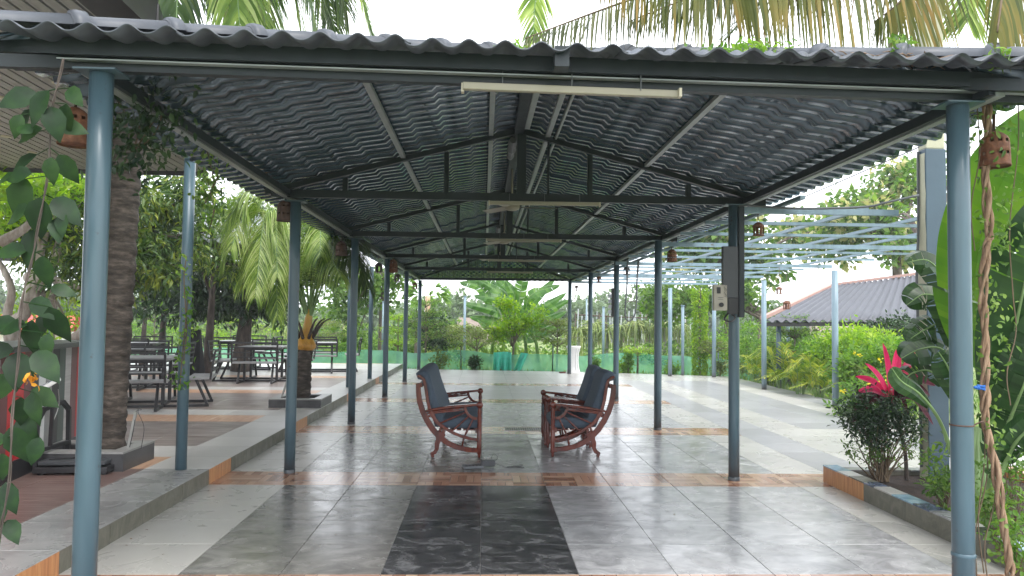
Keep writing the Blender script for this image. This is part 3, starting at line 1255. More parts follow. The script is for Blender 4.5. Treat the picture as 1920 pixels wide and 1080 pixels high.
# ---- ceiling fans
for i, (fx, fy, fz, rz, lab) in enumerate([(.33, 9.2, 2.93, .0, 'nearest cream ceiling fan, hanging behind the first truss'),
                                           (.34, 13.0, 2.90, .0, 'second ceiling fan, behind the second truss'),
                                           (.36, 16.5, 2.88, .3, 'farthest ceiling fan, just above the third tube light')]):
    t = thing('ceiling_fan', lab, 'fan', (fx, fy, fz), rz, 'ceiling fans on the ridge beam')
    m = MB()
    m.lathe([(.001, .055), (.05, .055), (.09, .03), (.10, 0), (.085, -.03), (.05, -.045), (.001, -.048)], 20)
    m.build('motor', M['tube'], t, True)
    m = MB()
    m.tube([(0, 0, .05), (0, 0, ZR-.1-fz)], .012, 8)
    m.lathe([(.012, .07), (.035, .1), (.035, .14), (.012, .16)], 12)
    m.build('down_rod', M['tube'], t, True)
    for k in range(3):
        a = radians(5+120*k)
        R = Matrix.Rotation(a, 3, 'Z')
        V = []
        for z in (.0, -.005):
            for (x_, w_) in ((.09, .03), (.16, .05), (.3, .058), (.52, .062), (.56, .05)):
                V += [R @ Vector((x_, w_, z+.012)), R @ Vector((x_, -w_, z-.012))]
        F = []
        for q in range(4):
            F += [(2*q, 2*q+1, 2*q+3, 2*q+2), (10+2*q, 12+2*q, 13+2*q, 11+2*q), (2*q, 2*q+2, 12+2*q, 10+2*q), (2*q+1, 11+2*q, 13+2*q, 2*q+3)]
        F += [(0, 10, 11, 1), (8, 9, 19, 18)]
        mesh_obj('blade', V, F, M['tube'], t)


# ---- hanging perforated lanterns
def lantern(loc, s, lab, mat='terra', shape=0, ztop=2.72):
    t = thing('hanging_lantern', lab, 'lantern', loc, random.uniform(0, 3), 'lanterns hanging along the eaves')
    m = MB()
    n = 22
    if shape == 0:
        prof = [(.016, .098), (.02, .094), (.036, .085), (.052, .07), (.060, .055), (.0615, .04), (.0625, .025), (.0635, .01), (.064, -.005), (.0645, -.02), (.0645, -.035), (.065, -.05), (.065, -.062), (.068, -.066), (.066, -.072)]
        sk = lambda i, k: 4 <= i <= 11 and (i+k*2) % 4 == 0 and k % 2 == 0
    else:
        prof = [(.01, .07), (.03, .06), (.05, .04), (.055, .03), (.052, .02), (.052, 0), (.052, -.03), (.05, -.055), (.052, -.06), (.05, -.065)]
        sk = lambda i, k: 4 <= i <= 6 and (k % 5) < 3
    prof = [(r*s, z*s) for r, z in prof]
    m.lathe(prof, n, skip=sk)
    o = m.build('shade', M[mat], t, True)
    sm = o.modifiers.new('thickness', 'SOLIDIFY')
    sm.thickness = .003
    m = MB()
    m.lathe([(.0, -.064*s), (.062*s, -.064*s)], n)
    m.build('base', M[mat], t)
    h = ztop-loc[2]
    m = MB()
    m.tube([(0, 0, .095*s), (.004, 0, h*.5), (0, 0, h)], .008 if shape == 0 else .005, 7)
    m.build('hanger', M['rust'], t, True)
    return t


LL = [(at(140, 243, 3.95), 1.15, 'rusty perforated lantern behind leaves at the far left front post', 'terra', 0),
      (at(535, 398, 7.65), 1.25, 'brown perforated lantern left of the second left post', 'rust', 0),
      (at(640, 468, 11.1), 1.25, 'brown lantern among palm fronds left of the third left post', 'rust', 0),
      (at(710, 502, 14.0), 1.3, 'dark open lantern left of the fourth left post', 'darklant', 1),
      (at(735, 500, 14.9), 1.6, 'round pale brown lantern touching the fourth left post', 'terra', 0),
      (at(745, 521, 16.5), 1.3, 'dark open lantern between the fourth and fifth left posts', 'darklant', 1),
      (at(778, 536, 20.5), 1.3, 'small pale lantern left of the last left post', 'terra', 1),
      (at(1865, 285, 4.05), 1.15, 'orange perforated lantern hanging in front of the big bright leaf', 'terra', 0),
      (at(1422, 430, 7.45), 1.0, 'rusty lantern right of the post that carries the electric boxes', 'terra', 1),
      (at(1260, 481, 10.8), 1.05, 'round rusty lantern right of the third right post', 'terra', 0),
      (at(1175, 508, 14.6), 1.2, 'dark lantern beside the cable loop', 'darklant', 1),
      (at(1123, 524, 17.9), 1.1, 'small lantern right of the fifth right post', 'terra', 1),
      (at(1081, 541, 21.6), 1.2, 'small lantern at the last right post', 'rust', 1)]
for loc, s, lab, mt, sh in LL:
    lantern(loc, s, lab, mt, sh)
lantern(at(1461, 545, 13.9), 1.0, 'pale lantern hanging from the open pergola beam', 'terra', 1, 2.6)
lantern(at(1475, 572, 16.0), 1.4, 'rusty lantern hanging below the pergola in front of the far roof', 'terra', 1, 2.6)

# ================================================================= CHAIRS
CV = [(-.69, .82), (-.685, .72), (-.67, .62), (-.635, .51), (-.585, .41), (-.52, .31), (-.44, .225), (-.35, .16), (-.25, .115), (-.13, .088), (0, .078)]
IV = [(-.525, .50), (-.50, .43), (-.45, .375), (-.385, .325), (-.30, .275), (-.20, .235), (-.10, .21), (0, .195)]
BK = [(-.70, .905), (-.665, .895), (-.63, .865), (-.612, .81), (-.60, .74), (-.585, .64), (-.56, .54), (-.525, .46), (-.48, .39), (-.42, .34)]


def side_frame(t, y, yo):
    def part(name, fn, smooth=False, bevel=0):
        m = MB()
        fn(m)
        return m.build(name, M['mahog'], t, smooth, bevel)
    part('curved_rail', lambda m: m.ribbon(CV, [.05, .056, .06, .062, .064, .064, .062, .058, .055, .052, .05], y-.017, y+.017), bevel=.006)
    part('inner_rail', lambda m: m.ribbon(IV, .032, y-.013, y+.013), bevel=.005)
    part('back_rail', lambda m: m.ribbon(BK, [.03, .034, .036, .036, .036, .036, .036, .036, .034, .03], y-.015, y+.015), bevel=.005)
    part('rear_leg', lambda m: m.ribbon([(-.40, .27), (-.445, .215), (-.47, .15), (-.47, .10), (-.49, .06), (-.525, .04), (-.515, .012), (-.505, 0)], [.07, .065, .055, .045, .045, .045, .035, .03], y-.018, y+.018), bevel=.006)
    part('front_leg', lambda m: m.lathe([(.0, 0), (.014, 0), (.018, .02), (.014, .035), (.024, .05), (.026, .07), (.026, .30), (.022, .31), (.026, .32), (.021, .335), (.027, .35), (.02, .37), (.026, .39), (.022, .42), (.027, .44), (.02, .47), (.025, .5), (.02, .53), (.02, .545)], 14, (0, y, 0)), True)
    m = MB()
    prof = [(.002, -.026), (.028, -.024), (.037, -.016), (.038, 0), (.037, .016), (.028, .024), (.002, .026)]
    V = []
    n = 20
    for r, z in prof:
        for k in range(n):
            a = 2*pi*k/n
            V.append((r*cos(a), y+z, .583+r*sin(a)))
    F = [(i*n+k, i*n+(k+1) % n, (i+1)*n+(k+1) % n, (i+1)*n+k) for i in range(len(prof)-1) for k in range(n)]
    m.add(V, F)
    m.build('arm_knob', M['mahog'], t, True)
    m = MB()
    m.ribbon([(-.60, .515), (-.45, .545), (-.3, .565), (-.15, .578), (-.02, .59)], [.022, .026, .028, .028, .026], y-.035, y+.035)
    m.build('arm', M['mahog'], t, bevel=.006)
    m = MB()
    m.ribbon([(-.58, .485), (-.30, .515), (-.17, .53)], .02, y-.012, y+.012)
    m.build('arm_underrail', M['mahog'], t, bevel=.004)
    q = [(-.155+.0*0, .56)]
    arc = [(-.02-.0+.145*cos(a)*1.0, .575+.145*sin(a)) for a in [radians(d) for d in range(182, 268, 12)]]
    m = MB()
    m.ribbon(arc, .032, y-.014, y+.014)
    m.build('quarter_ring', M['mahog'], t, bevel=.005)
    for (a, b) in (((-.165, .555), (-.56, .50)), ((-.15, .505), (-.445, .375)), ((-.115, .465), (-.31, .285)), ((-.065, .44), (-.165, .235))):
        A, B = Vector((a[0], y, a[1])), Vector((b[0], y, b[1]))
        ps, rs = [], []
        for k, rr in enumerate((.008, .009, .013, .008, .015, .009, .016, .011, .015, .009, .009)):
            ps.append(A.lerp(B, k/10))
            rs.append(rr*.9)
        m = MB()
        m.tube(ps, rs, 8)
        m.build('spindle', M['mahog'], t, True)
    for (a, b) in (((-.17, .225), (-.19, .115)), ((-.42, .345), (-.46, .25)), ((-.52, .475), (-.605, .44))):
        m = MB()
        m.tube([(a[0], y, a[1]), ((a[0]+b[0])/2, y, (a[1]+b[1])/2), (b[0], y, b[1])], [.008, .014, .008], 8)
        m.build('peg', M['mahog'], t, True)


def soft_box(name, prof, y0, y1, parent, nseg=8):
    """cushion: closed XZ profile swept across y with rounded ends and slight puff"""
    P = [Vector((p[0], p[1])) for p in prof]
    c = sum(P, Vector((0, 0)))/len(P)
    V = []
    rows_ = [(0, .9), (.02, .965), (.06, 1), (.5, 1.015), (.94, 1), (.98, .965), (1, .9)]
    for t, s in rows_:
        for p in P:
            q = c+(p-c)*s if s < .99 else c+(p-c)*(1+(s-1))
            V.append((q.x, y0+(y1-y0)*t, q.y))
    n = len(P)
    F = [(i*n+k, (i+1)*n+k, (i+1)*n+(k+1) % n, i*n+(k+1) % n) for i in range(len(rows_)-1) for k in range(n)]
    F.append(tuple(range(n)))
    F.append(tuple((len(rows_)-1)*n+k for k in reversed(range(n))))
    return mesh_obj(name, V, F, M['fabric'], parent, smooth=True)


def armchair(label, loc, rz, width, seats, group):
    t = thing('armchair' if seats == 1 else 'loveseat', label, 'armchair' if seats == 1 else 'sofa', loc, rz, group)
    h = width/2
    for s in (-1, 1):
        side_frame(t, s*(h-.03), s)
    m = MB()
    for (x, z, a, b) in ((-.03, .30, .03, .055), (-.40, .285, .03, .05), (-.62, .45, .03, .05), (-.66, .80, .03, .05), (-.47, .20, .03, .05)):
        m.box((x, 0, z), (a, width-.07, b))
    m.build('cross_rail', M['mahog'], t)
    m = MB()
    for k in range(5):
        m.box((-.08-k*.075, 0, .305), (.05, width-.08, .014))
    m.build('seat_slats', M['mahog'], t)
    w = (width-.10)/seats
    for k in range(seats):
        y0 = -h+.05+k*w+.004
        y1 = y0+w-.008
        soft_box('seat_cushion', [(-.50, .33), (-.25, .315), (-.02, .32), (.02, .345), (.03, .39), (.012, .43), (-.03, .445), (-.25, .44), (-.44, .425), (-.52, .40)], y0, y1, t)
    if True:
        y0, y1 = -h+.045, h-.045
        soft_box('back_cushion', [(-.50, .34), (-.45, .36), (-.40, .42), (-.42, .50), (-.47, .62), (-.52, .76), (-.56, .90), (-.585, .945), (-.63, .965), (-.69, .955), (-.725, .925), (-.71, .885), (-.66, .87), (-.635, .80), (-.61, .66), (-.575, .52), (-.53, .42)], y0, y1, t)
    return t


armchair('two seat loveseat in red brown carved wood with blue cushions, facing right', (-.03, 9.3, 0), 0, 1.72, 2, 'carved wooden seats facing each other')
armchair('nearer blue cushioned carved armchair facing left toward the loveseat', (.80, 8.86, 0), pi, .68, 1, 'carved wooden seats facing each other')
armchair('farther blue cushioned carved armchair, behind the nearer armchair', (.795, 9.66, 0), pi-.03, .72, 1, 'carved wooden seats facing each other')

# ---- things on the floor
t = thing('network_router', 'grey flat box with plugs and thin wires lying on the floor tiles', 'electronics', (.0, 7.9, 0), .25)
t.scale = (1.2, 1.2, 1.2)
m = MB()
m.box((-.08, 0, .014), (.17, .11, .022))
m.build('case', M['cable'], t, bevel=.006)
m = MB()
for k in range(5):
    m.box((-.14+k*.03, -.02, .027), (.012, .03, .004))
m.build('socket', M['black'], t)
m = MB()
m.box((.06, .02, .035), (.12, .07, .055))
m.build('adapter', M['metalbox'], t, bevel=.008)
m = MB()
for dx in (-.03, 0, .02):
    m.tube([(.06+dx, .02, .06), (.06+dx, .02, .085)], .0035, 6)
m.build('plug_pin', M['metal'], t)
m = MB()
m.tube(spline([(.1, .02, .03), (.16, .05, .07), (.13, .08, .10), (.1, .03, .05), (.2, -.05, .006), (.3, .0, .004), (.38, .02, .004), (.33, -.05, .004), (.22, -.03, .004), (.36, -.09, .004)], 50), .0022, 5)
m.build('wire', M['black'], t)

t = thing('floor_drain', 'shallow metal drain grating set into the floor between the chairs', 'drain', (.60, 10.66, 0))
m = MB()
for s in (-1, 1):
    m.box((0, s*.15, .004), (.56, .014, .006))
    m.box((s*.273, 0, .004), (.014, .286, .006))
m.build('frame', M['metal'], t)
m = MB()
for k in range(17):
    m.box((-.25+k*.031, 0, .003), (.012, .284, .005))
m.build('bar', M['metal'], t)
m = MB()
m.box((0, 0, .0012), (.53, .28, .002))
m.build('pit', M['black'], t)

t = thing('pedestal_stand', 'white waisted pedestal stand on the floor near the green net', 'stand', gp(1075, 699))
m = MB()
prof = [(.21, 0), (.21, .02), (.195, .05), (.165, .2), (.15, .38), (.16, .55), (.19, .70), (.215, .76), (.215, .79), (.20, .79), (.001, .79)]
n = 24
V = []
for r, z in prof:
    for k in range(n):
        a = 2*pi*k/n
        cx_, sy_ = cos(a), sin(a)
        sq = 1/max(abs(cx_), abs(sy_))**.35
        V.append((r*cx_*sq, r*sy_*sq*.8, z))
m.add(V, [(i*n+k, i*n+(k+1) % n, (i+1)*n+(k+1) % n, (i+1)*n+k) for i in range(len(prof)-1) for k in range(n)])
m.build('body', M['white'], t, True)
m = MB()
m.ribbon([(.05, .08), (.045, .3), (.045, .5), (.06, .72)], .006, -.158, -.152)
m.ribbon([(.12, .08), (.10, .3), (.10, .5), (.13, .72)], .006, -.152, -.146)
m.build('door_seam', M['cable'], t)
m = MB()
m.box((-.34, -.1, .02), (.2, .06, .04), .3)
tag(m.build('wood_offcut', M['mahog']), 'short dark wooden offcut lying beside the white pedestal stand', 'offcut').location = gp(1075, 699)

# ================================================================= LEFT SIDE
# ---- neighbouring building: slatted soffit
bld = thing('slatted_building', 'neighbouring building with deep soffit of narrow grey brown slats', 'building', (-6, 8, 0))
BO = Vector((-6, 8, 0))


def bz(y):
    return 4.02-(y-6.5)*.033


def bx(y):
    return -2.9-max(0, y-6.5)*.285


k = 0
x = -2.2
while x > -9.6:
    w = .135
    y0 = 1.5
    y1 = 12.0
    # slats stop at the slanted eave
    y1 = min(12.0, 6.5+(-2.9-(x-w*.5))/.285) if x-w*.5 < -3.2 else 0
    if y1 > y0+.3:
        m = MB()
        m.bar(Vector((x-w/2, y0, bz(y0)))-BO, Vector((x-w/2, y1, bz(y1)))-BO, w-.028, .02)
        m.build('soffit_slat', M['slat'], bld)
    x -= w
def bo(x, y, dz):
    return Vector((x, y, bz(y)+dz))-BO


for z0, nm, mt_ in ((.016, 'roof', 'gap'),):
    m = MB()
    lo = [bo(-2.9, 1.45, z0), bo(-9.6, 1.45, z0), bo(-9.6, 12, z0), bo(bx(12), 12, z0), bo(-2.9, 6.5, z0)]
    hi = [v+Vector((0, 0, .3)) for v in lo]
    m.add(lo+hi, [(0, 1, 2, 3, 4), (9, 8, 7, 6, 5), (0, 5, 6, 1), (1, 6, 7, 2), (2, 7, 8, 3), (3, 8, 9, 4), (4, 9, 5, 0)])
    m.build(nm, M[mt_], bld)
m = MB()
m.bar(bo(-2.885, 1.45, .12), bo(-2.885, 6.55, .12), .03, .30)
m.build('fascia', M['fascia'], bld)
m = MB()
m.bar(bo(-2.87, 6.53, .10), bo(bx(12)+.03, 12.03, .10), .03, .26)
m.build('fascia', M['fascia'], bld)
m = MB()
m.bar(Vector((bx(12)+.03, 12.05, bz(12)+.08))-BO, Vector((-9.6, 12.05, bz(12)+.08))-BO, .03, .30)
m.build('fascia', M['fascia'], bld)
m = MB()
m.bar(bo(-3.07, 1.5, -.012), bo(-3.07, 6.5, -.012), .33, .02)
m.build('dark_eave_strip', M['fascia'], bld)
for (px, py) in ((5, 183), (12, 255), (110, 155), (180, 225), (60, 285)):
    d = at(px, py, 1)-Vector((0, 0, 0))
    # where the sight line meets the soffit
    dz = (at(px, py, 1).z-CH)
    Yp = (4.02+6.5*.033-CH-.01)/(dz+.033)
    c = at(px, py, Yp)
    m = MB()
    m.lathe([(.001, -.016), (.055, -.016), (.062, -.012), (.062, 0)], 18, c-BO)
    m.build('downlight', M['cream'], bld)
m = MB()
m.box(Vector((-8.6, 4.5, 1.95))-BO, (.3, 5.5, 3.7))
m.build('wall', M['farwall'], bld)

# ---- kiosk counter
ck = thing('kiosk_counter', 'counter clad in black, green, maroon and red vertical boards', 'counter', (-4.35, 7.1, PZ), radians(8))
cols = ['brown_b', 'metalbox', 'white', 'gstone', 'black', 'green_b', 'slat', 'brown_b', 'red', 'red']
yy = -1.3
for i in range(16):
    w = .145
    mname = cols[(i-16) % len(cols)]
    m = MB()
    m.box((.30, yy+w/2, .62), (.025, w-.006, .92))
    m.build('board', M[mname], ck)
    yy += w
m = MB()
m.box((0, -.13, .60), (.56, 2.26, .9))
m.build('core', M['gap'], ck)
m = MB()
m.box((.30, -.14, .08), (.06, 2.36, .16))
m.build('plinth', M['black'], ck)
m = MB()
m.box((.05, -.13, 1.105), (.70, 2.44, .05))
m.build('worktop', M['dstone'], ck, bevel=.006)

# ---- weighing scale with handle frame
ws = thing('platform_scale', 'black platform weighing scale with pipe guard frame beside the kiosk', 'scale', (-3.62, 7.0, PZ), radians(4))
m = MB()
m.box((.02, 0, .045), (.62, .52, .05))
m.build('base', M['black'], ws, bevel=.006)
m = MB()
m.box((.02, 0, .10), (.56, .46, .035))
m.build('tray', M['metalbox'], ws, bevel=.006)
for (a, b) in ((-.24, -.2), (.28, -.2), (-.24, .2), (.28, .2)):
    m = MB()
    m.lathe([(.001, 0), (.03, 0), (.03, .02), (.001, .02)], 10, (a, b, 0))
    m.build('foot', M['black'], ws)
m = MB()
fp = [(-.28, -.22, .07), (-.28, -.22, .46), (-.27, -.13, .56), (-.23, .12, .60), (-.21, .2, .52), (-.21, .22, .07)]
for a, b in zip(fp[:-1], fp[1:]):
    m.bar(a, b, .035, .035)
m.bar((-.28, -.21, .20), (-.21, .21, .22), .03, .03)
m.bar((-.255, -.03, .20), (-.25, -.02, .585), .03, .02)
m.build('guard_frame', M['black'], ws)
m = MB()
m.tube(spline([(-.2, -.15, .12), (0, -.1, .125), (.1, .0, .14), (.2, -.12, .125), (.05, -.2, .125)], 20), .005, 5)
m.build('cable', M['blackcloth'], ws)
hd = thing('scale_display', 'white slanted scale display head with printed labels above the counter boards', 'display', at(90, 722, 6.95), .5)
m = MB()
R_ = Matrix.Rotation(radians(-32), 3, 'Y')
m.box((0, 0, 0), (.22, .15, .035), rot=R_)
m.build('housing', M['white'], hd, bevel=.008)
m = MB()
m.box(R_ @ Vector((.05, 0, .019)), (.07, .12, .003), rot=R_)
m.build('keypad', M['bluetile'], hd)
m = MB()
m.box(R_ @ Vector((-.05, 0, .019)), (.08, .12, .003), rot=R_)
m.build('label_plate', M['lightroof'], hd)
m = MB()
m.tube(spline([(.08, 0, -.04), (.09, .02, -.18), (.06, 0, -.3), (.02, 0, -.4)], 12), .004, 5)
m.tube([(-.06, 0, -.02), (-.14, 0, -.55)], .012, 8)
m.build('stem', M['metal'], hd)

# ---- stone planters with coconut palms


def planter_box(label, x0, x1, y0, y1, h=.17):
    cx_, cy_ = (x0+x1)/2, (y0+y1)/2
    t = thing('stone_planter', label, 'planter', (cx_, cy_, PZ), 0, 'stone planters round the palms')
    hx, hy, w = (x1-x0)/2, (y1-y0)/2, .13
    for (a, b, dx, dy) in ((0, -hy+w/2, 2*hx, w), (0, hy-w/2, 2*hx, w), (-hx+w/2, 0, w, 2*hy-2*w), (hx-w/2, 0, w, 2*hy-2*w)):
        m = MB()
        m.box((a, b, h/2), (dx, dy, h))
        m.build('side_slab', M['dstone'], t)
        m = MB()
        m.box((a, b, h+.01), (dx+.004, dy+.004, .018))
        m.build('coping', M['gstone'], t)
    m = MB()
    m.box((0, 0, h*.35), (2*hx-2*w, 2*hy-2*w, h*.7))
    m.build('soil', M['soil'], t)
    return t


planter_box('dark stone planter box round the near coconut trunk', -4.15, -3.21, 6.92, 7.56, .155)
planter_box('low stone planter box round the orange sheathed palm', -3.30, -2.50, 11.8, 12.65, .12)

# near coconut palm


def coconut_trunk(parent, pts, r0, r1, mat='bark', rings=26):
    P = spline(pts, rings*4)
    rr = []
    n = len(P)
    for i in range(n):
        t = i/(n-1)
        r = r0+(r1-r0)*t
        r *= .82+.18*min(1, t/.25)
        f = (i % 4)
        r *= (1.06, 1.02, .985, .955)[f]
        rr.append(r*(1+.02*random.uniform(-1, 1)))
    m = MB()
    m.tube(P, rr, 22)
    for i in range(len(m.V)):
        v = m.V[i]
        k = .006
        m.V[i] = (v[0]+random.uniform(-k, k), v[1]+random.uniform(-k, k), v[2]+random.uniform(-.014, .014))
    return m.build('trunk', M[mat], parent, True)


def frond(parent, path, leaf, width, mat, nl=90, droop=.5, side_ang=.95, rw=.016, start=.12, ratt='stalk', hangdown=0., taper=True, jit=.12):
    """pinnate palm frond: a curved rachis with leaflets on both sides; one object"""
    P = spline(path, 28)
    m = MB()
    m.tube(P, [rw*(1-.8*i/28) for i in range(29)], 6)
    st = m.build('frond', M[ratt], parent, True)
    pts, dirs, nor, Ls = [], [], [], []
    A = np.array([tuple(p) for p in P])
    for k in range(nl):
        t = start+(1-start)*(k+.5*random.random())/nl
        f = min(t*28, 27.99)
        i = int(f)
        c = A[i]+(A[i+1]-A[i])*(f-i)
        tg = A[min(i+1, 28)]-A[max(i-1, 0)]
        tg = tg/np.linalg.norm(tg)
        up = np.array([0, 0, 1.])
        sd = np.cross(tg, up)
        ns = np.linalg.norm(sd)
        sd = sd/ns if ns > .15 else np.array([1., 0, 0])
        nn = np.cross(sd, tg)
        ln = leaf*(sin(pi*min(1, .22+t*.74))**.7 if taper else 1)*random.uniform(.85, 1.1)
        for s in (-1, 1):
            ang = side_ang*(1-.35*t)+random.uniform(-jit, jit)
            d = sd*s*sin(ang)+tg*cos(ang)+nn*(.22-hangdown)+np.array([0, 0, -hangdown*.8])+np.random.default_rng(k).normal(size=3)*0
            pts.append(c)
            dirs.append(d)
            nor.append(nn+sd*s*.25+np.array([random.uniform(-.2, .2) for _ in range(3)]))
            Ls.append(ln)
    dr = RNG.uniform(droop*.7, droop*1.3, len(pts))
    lf = droop_strips('leaflets', pts, dirs, nor, Ls, width, dr, M[mat], st)
    return st


cp = thing('coconut_palm', 'coconut palm with thick ringed trunk rising by the front left post', 'palm tree', (-3.55, 7.25, PZ))
c0 = Vector((-3.55, 7.25, PZ))
tp1 = [at(207, 872, 7.25), at(216, 640, 7.25), at(229, 400, 7.25), at(248, 180, 7.25), at(282, 0, 7.25), at(320, -160, 7.25), at(350, -330, 7.25)]
coconut_trunk(cp, [p-c0 for p in tp1], .143, .141, 'bark', 46)
crn = at(352, -345, 7.25)-c0
for (px, py, Y, lf, mt) in ((330, 60, 6.9, .75, 'frond_d'), (560, 40, 7.3, .9, 'frond'), (500, 70, 7.9, .9, 'frond'), (600, 90, 7.0, .8, 'frond_d'), (450, 60, 6.8, .8, 'frond'), (650, 20, 8.2, .9, 'frond_d'), (430, 20, 8.0, .8, 'frond'), (700, 70, 7.6, .75, 'frond'), (520, -60, 6.4, .8, 'frond'), (480, 40, 8.6, .85, 'frond'), (300, 40, 9.4, .7, 'frond_d'),
                            (630, 60, 8.8, .7, 'frond_d'), (60, -200, 7, .8, 'frond'), (100, -400, 8.5, .8, 'frond'), (420, -700, 9, .8, 'frond'), (700, -500, 6.5, .8, 'frond'), (820, -300, 8.5, .8, 'frond'), (-100, -300, 9.5, .8, 'frond')):
    e = at(px, py, Y)-c0
    d = e-crn
    mid = crn+Vector((d.x*.5, d.y*.5, max(.35, d.z*.25+.55)))
    q = crn+Vector((d.x*.82, d.y*.82, d.z*.62+.25))
    frond(cp, [crn, mid, q, e], lf, .036, mt, 80, .75, 1.0, .02)

# second palm (dwarf, orange sheath)
p2 = thing('dwarf_palm', 'young coconut palm with orange crown sheath and long drooping fronds', 'palm tree', (-2.88, 12.2, PZ))
c0 = Vector((-2.88, 12.2, PZ))
coconut_trunk(p2, [at(565, 752, 12.2)-c0, at(567, 700, 12.2)-c0, at(572, 648, 12.2)-c0], .15, .125, 'bark', 8)
m = MB()
base2 = at(573, 652, 12.2)-c0
m.tube(spline([at(572, 656, 12.2)-c0, at(574, 636, 12.2)-c0, at(577, 610, 12.2)-c0, at(581, 580, 12.2)-c0], 10), [.13, .17, .165, .13, .10, .085, .075, .065, .06, .05, .04], 14)
m.build('crown_sheath', M['crownshaft'], p2, True)
for k in range(7):
    a = k*.9
    m = MB()
    b_ = base2+Vector((cos(a)*.1, sin(a)*.1, .15))
    m.tube(spline([b_, b_+Vector((cos(a)*.16, sin(a)*.16, .25)), b_+Vector((cos(a)*.3, sin(a)*.3, .33))], 8), [.03, .028, .025, .02, .018, .015, .012, .01, .004], 6)
    m.build('boot', M['darkbark'], p2, True)
hub = at(580, 600, 12.2)-c0
#        tip px, py, depth, arch-height, leaf len, droop, mat
for (px, py, Y, mx_, my_, lf, dr, mt) in (
        (432, 470, 11.3, 470, 372, .80, .95, 'frond'), (478, 560, 11.0, 500, 400, .80, 1.1, 'frond'), (455, 400, 12.6, 505, 362, .75, .9, 'frond'),
        (520, 600, 11.4, 520, 450, .7, 1.2, 'frond'), (672, 500, 11.2, 640, 450, .78, 1.1, 'frond_d'), (688, 455, 12.4, 640, 415, .75, .9, 'frond_d'),
        (640, 520, 11.0, 610, 470, .75, 1.2, 'frond'), (600, 385, 12.4, 590, 400, .7, .8, 'frond_d'), (540, 380, 13.2, 560, 380, .8, .8, 'frond_d'),
        (650, 400, 13.2, 620, 395, .8, .8, 'frond_d'), (495, 500, 13.0, 520, 430, .8, 1, 'frond'), (420, 420, 11.6, 480, 355, .85, .95, 'frond'), (415, 500, 12.0, 450, 400, .8, 1, 'frond'), (520, 520, 11.2, 520, 400, .8, 1.1, 'frond'), (690, 540, 11.6, 660, 450, .75, 1.2, 'frond_d'), (600, 480, 11.2, 600, 420, .75, 1.1, 'frond'), (455, 540, 12.2, 480, 440, .8, 1.1, 'frond')):
    e = at(px, py, Y)-c0
    mid = at(mx_, my_, (Y+12.2)/2)-c0
    q0 = hub.lerp(mid, .5)+Vector((0, 0, .22))
    frond(p2, [hub, q0, mid, e], lf*.95, .018, mt, 170, dr*.8, 1.0, .018, .2, hangdown=.10)

# iron stake with wire in planter
for (px, py, lab, Y, ln) in ((238, 845, 'thin leaning metal stake with looped wire in the near planter', 7.2, .36), (528, 742, 'short metal stake with looped wire in the far planter', 12.0, .22)):
    b_ = at(px, py, Y)
    t = thing('wire_stake', lab, 'stake', b_)
    m = MB()
    m.bar((0, 0, -.03), (.07, 0, ln), .022, .022)
    m.build('stake', M['metal'], t)
    m = MB()
    m.tube(spline([(.07, 0, ln), (.1, 0, ln+.03), (.12, .0, ln+.02), (.09, 0, ln), (.15, 0, ln*.6), (.13, 0, .02)], 24), .0028, 5)
    m.tube(spline([(.07, 0, ln), (.06, -.02, ln*.5), (.03, -.02, .02)], 10), .0028, 5)
    m.build('wire', M['black'], t)

# ---- posts on the platform (pergola that carries vines)
lp = thing('side_pergola', 'row of round blue posts on the raised left platform', 'pergola', (-2.75, 7.04, PZ))
for (x_, y_, z_) in [(-2.745, 7.04, 3.02)]:
    m = MB()
    m.tube([(x_+2.75, y_-7.04, z-PZ) for z in (PZ, 1, 2, z_)], .05, 20)
    m.box((x_+2.75, y_-7.04, z_-PZ-.02), (.06, .12, .03))
    m.build('post', M['post'], lp, True)
for (bpx, bpy_, tpy, r) in ((653, 726, 480, .05), (693, 710, 500, .05), (307, 668, 530, .06), (396, 668, 480, .06), (91, 690, 560, .05)):
    g0 = gp(bpx, bpy_, PZ)
    h_ = at(bpx, tpy, g0.y).z
    m = MB()
    m.tube([(g0.x+2.75, g0.y-7.04, z-PZ) for z in (PZ, (PZ+h_)/2, h_)], r, 14)
    m.build('post', M['post'], lp, True)

# ---- picnic sets


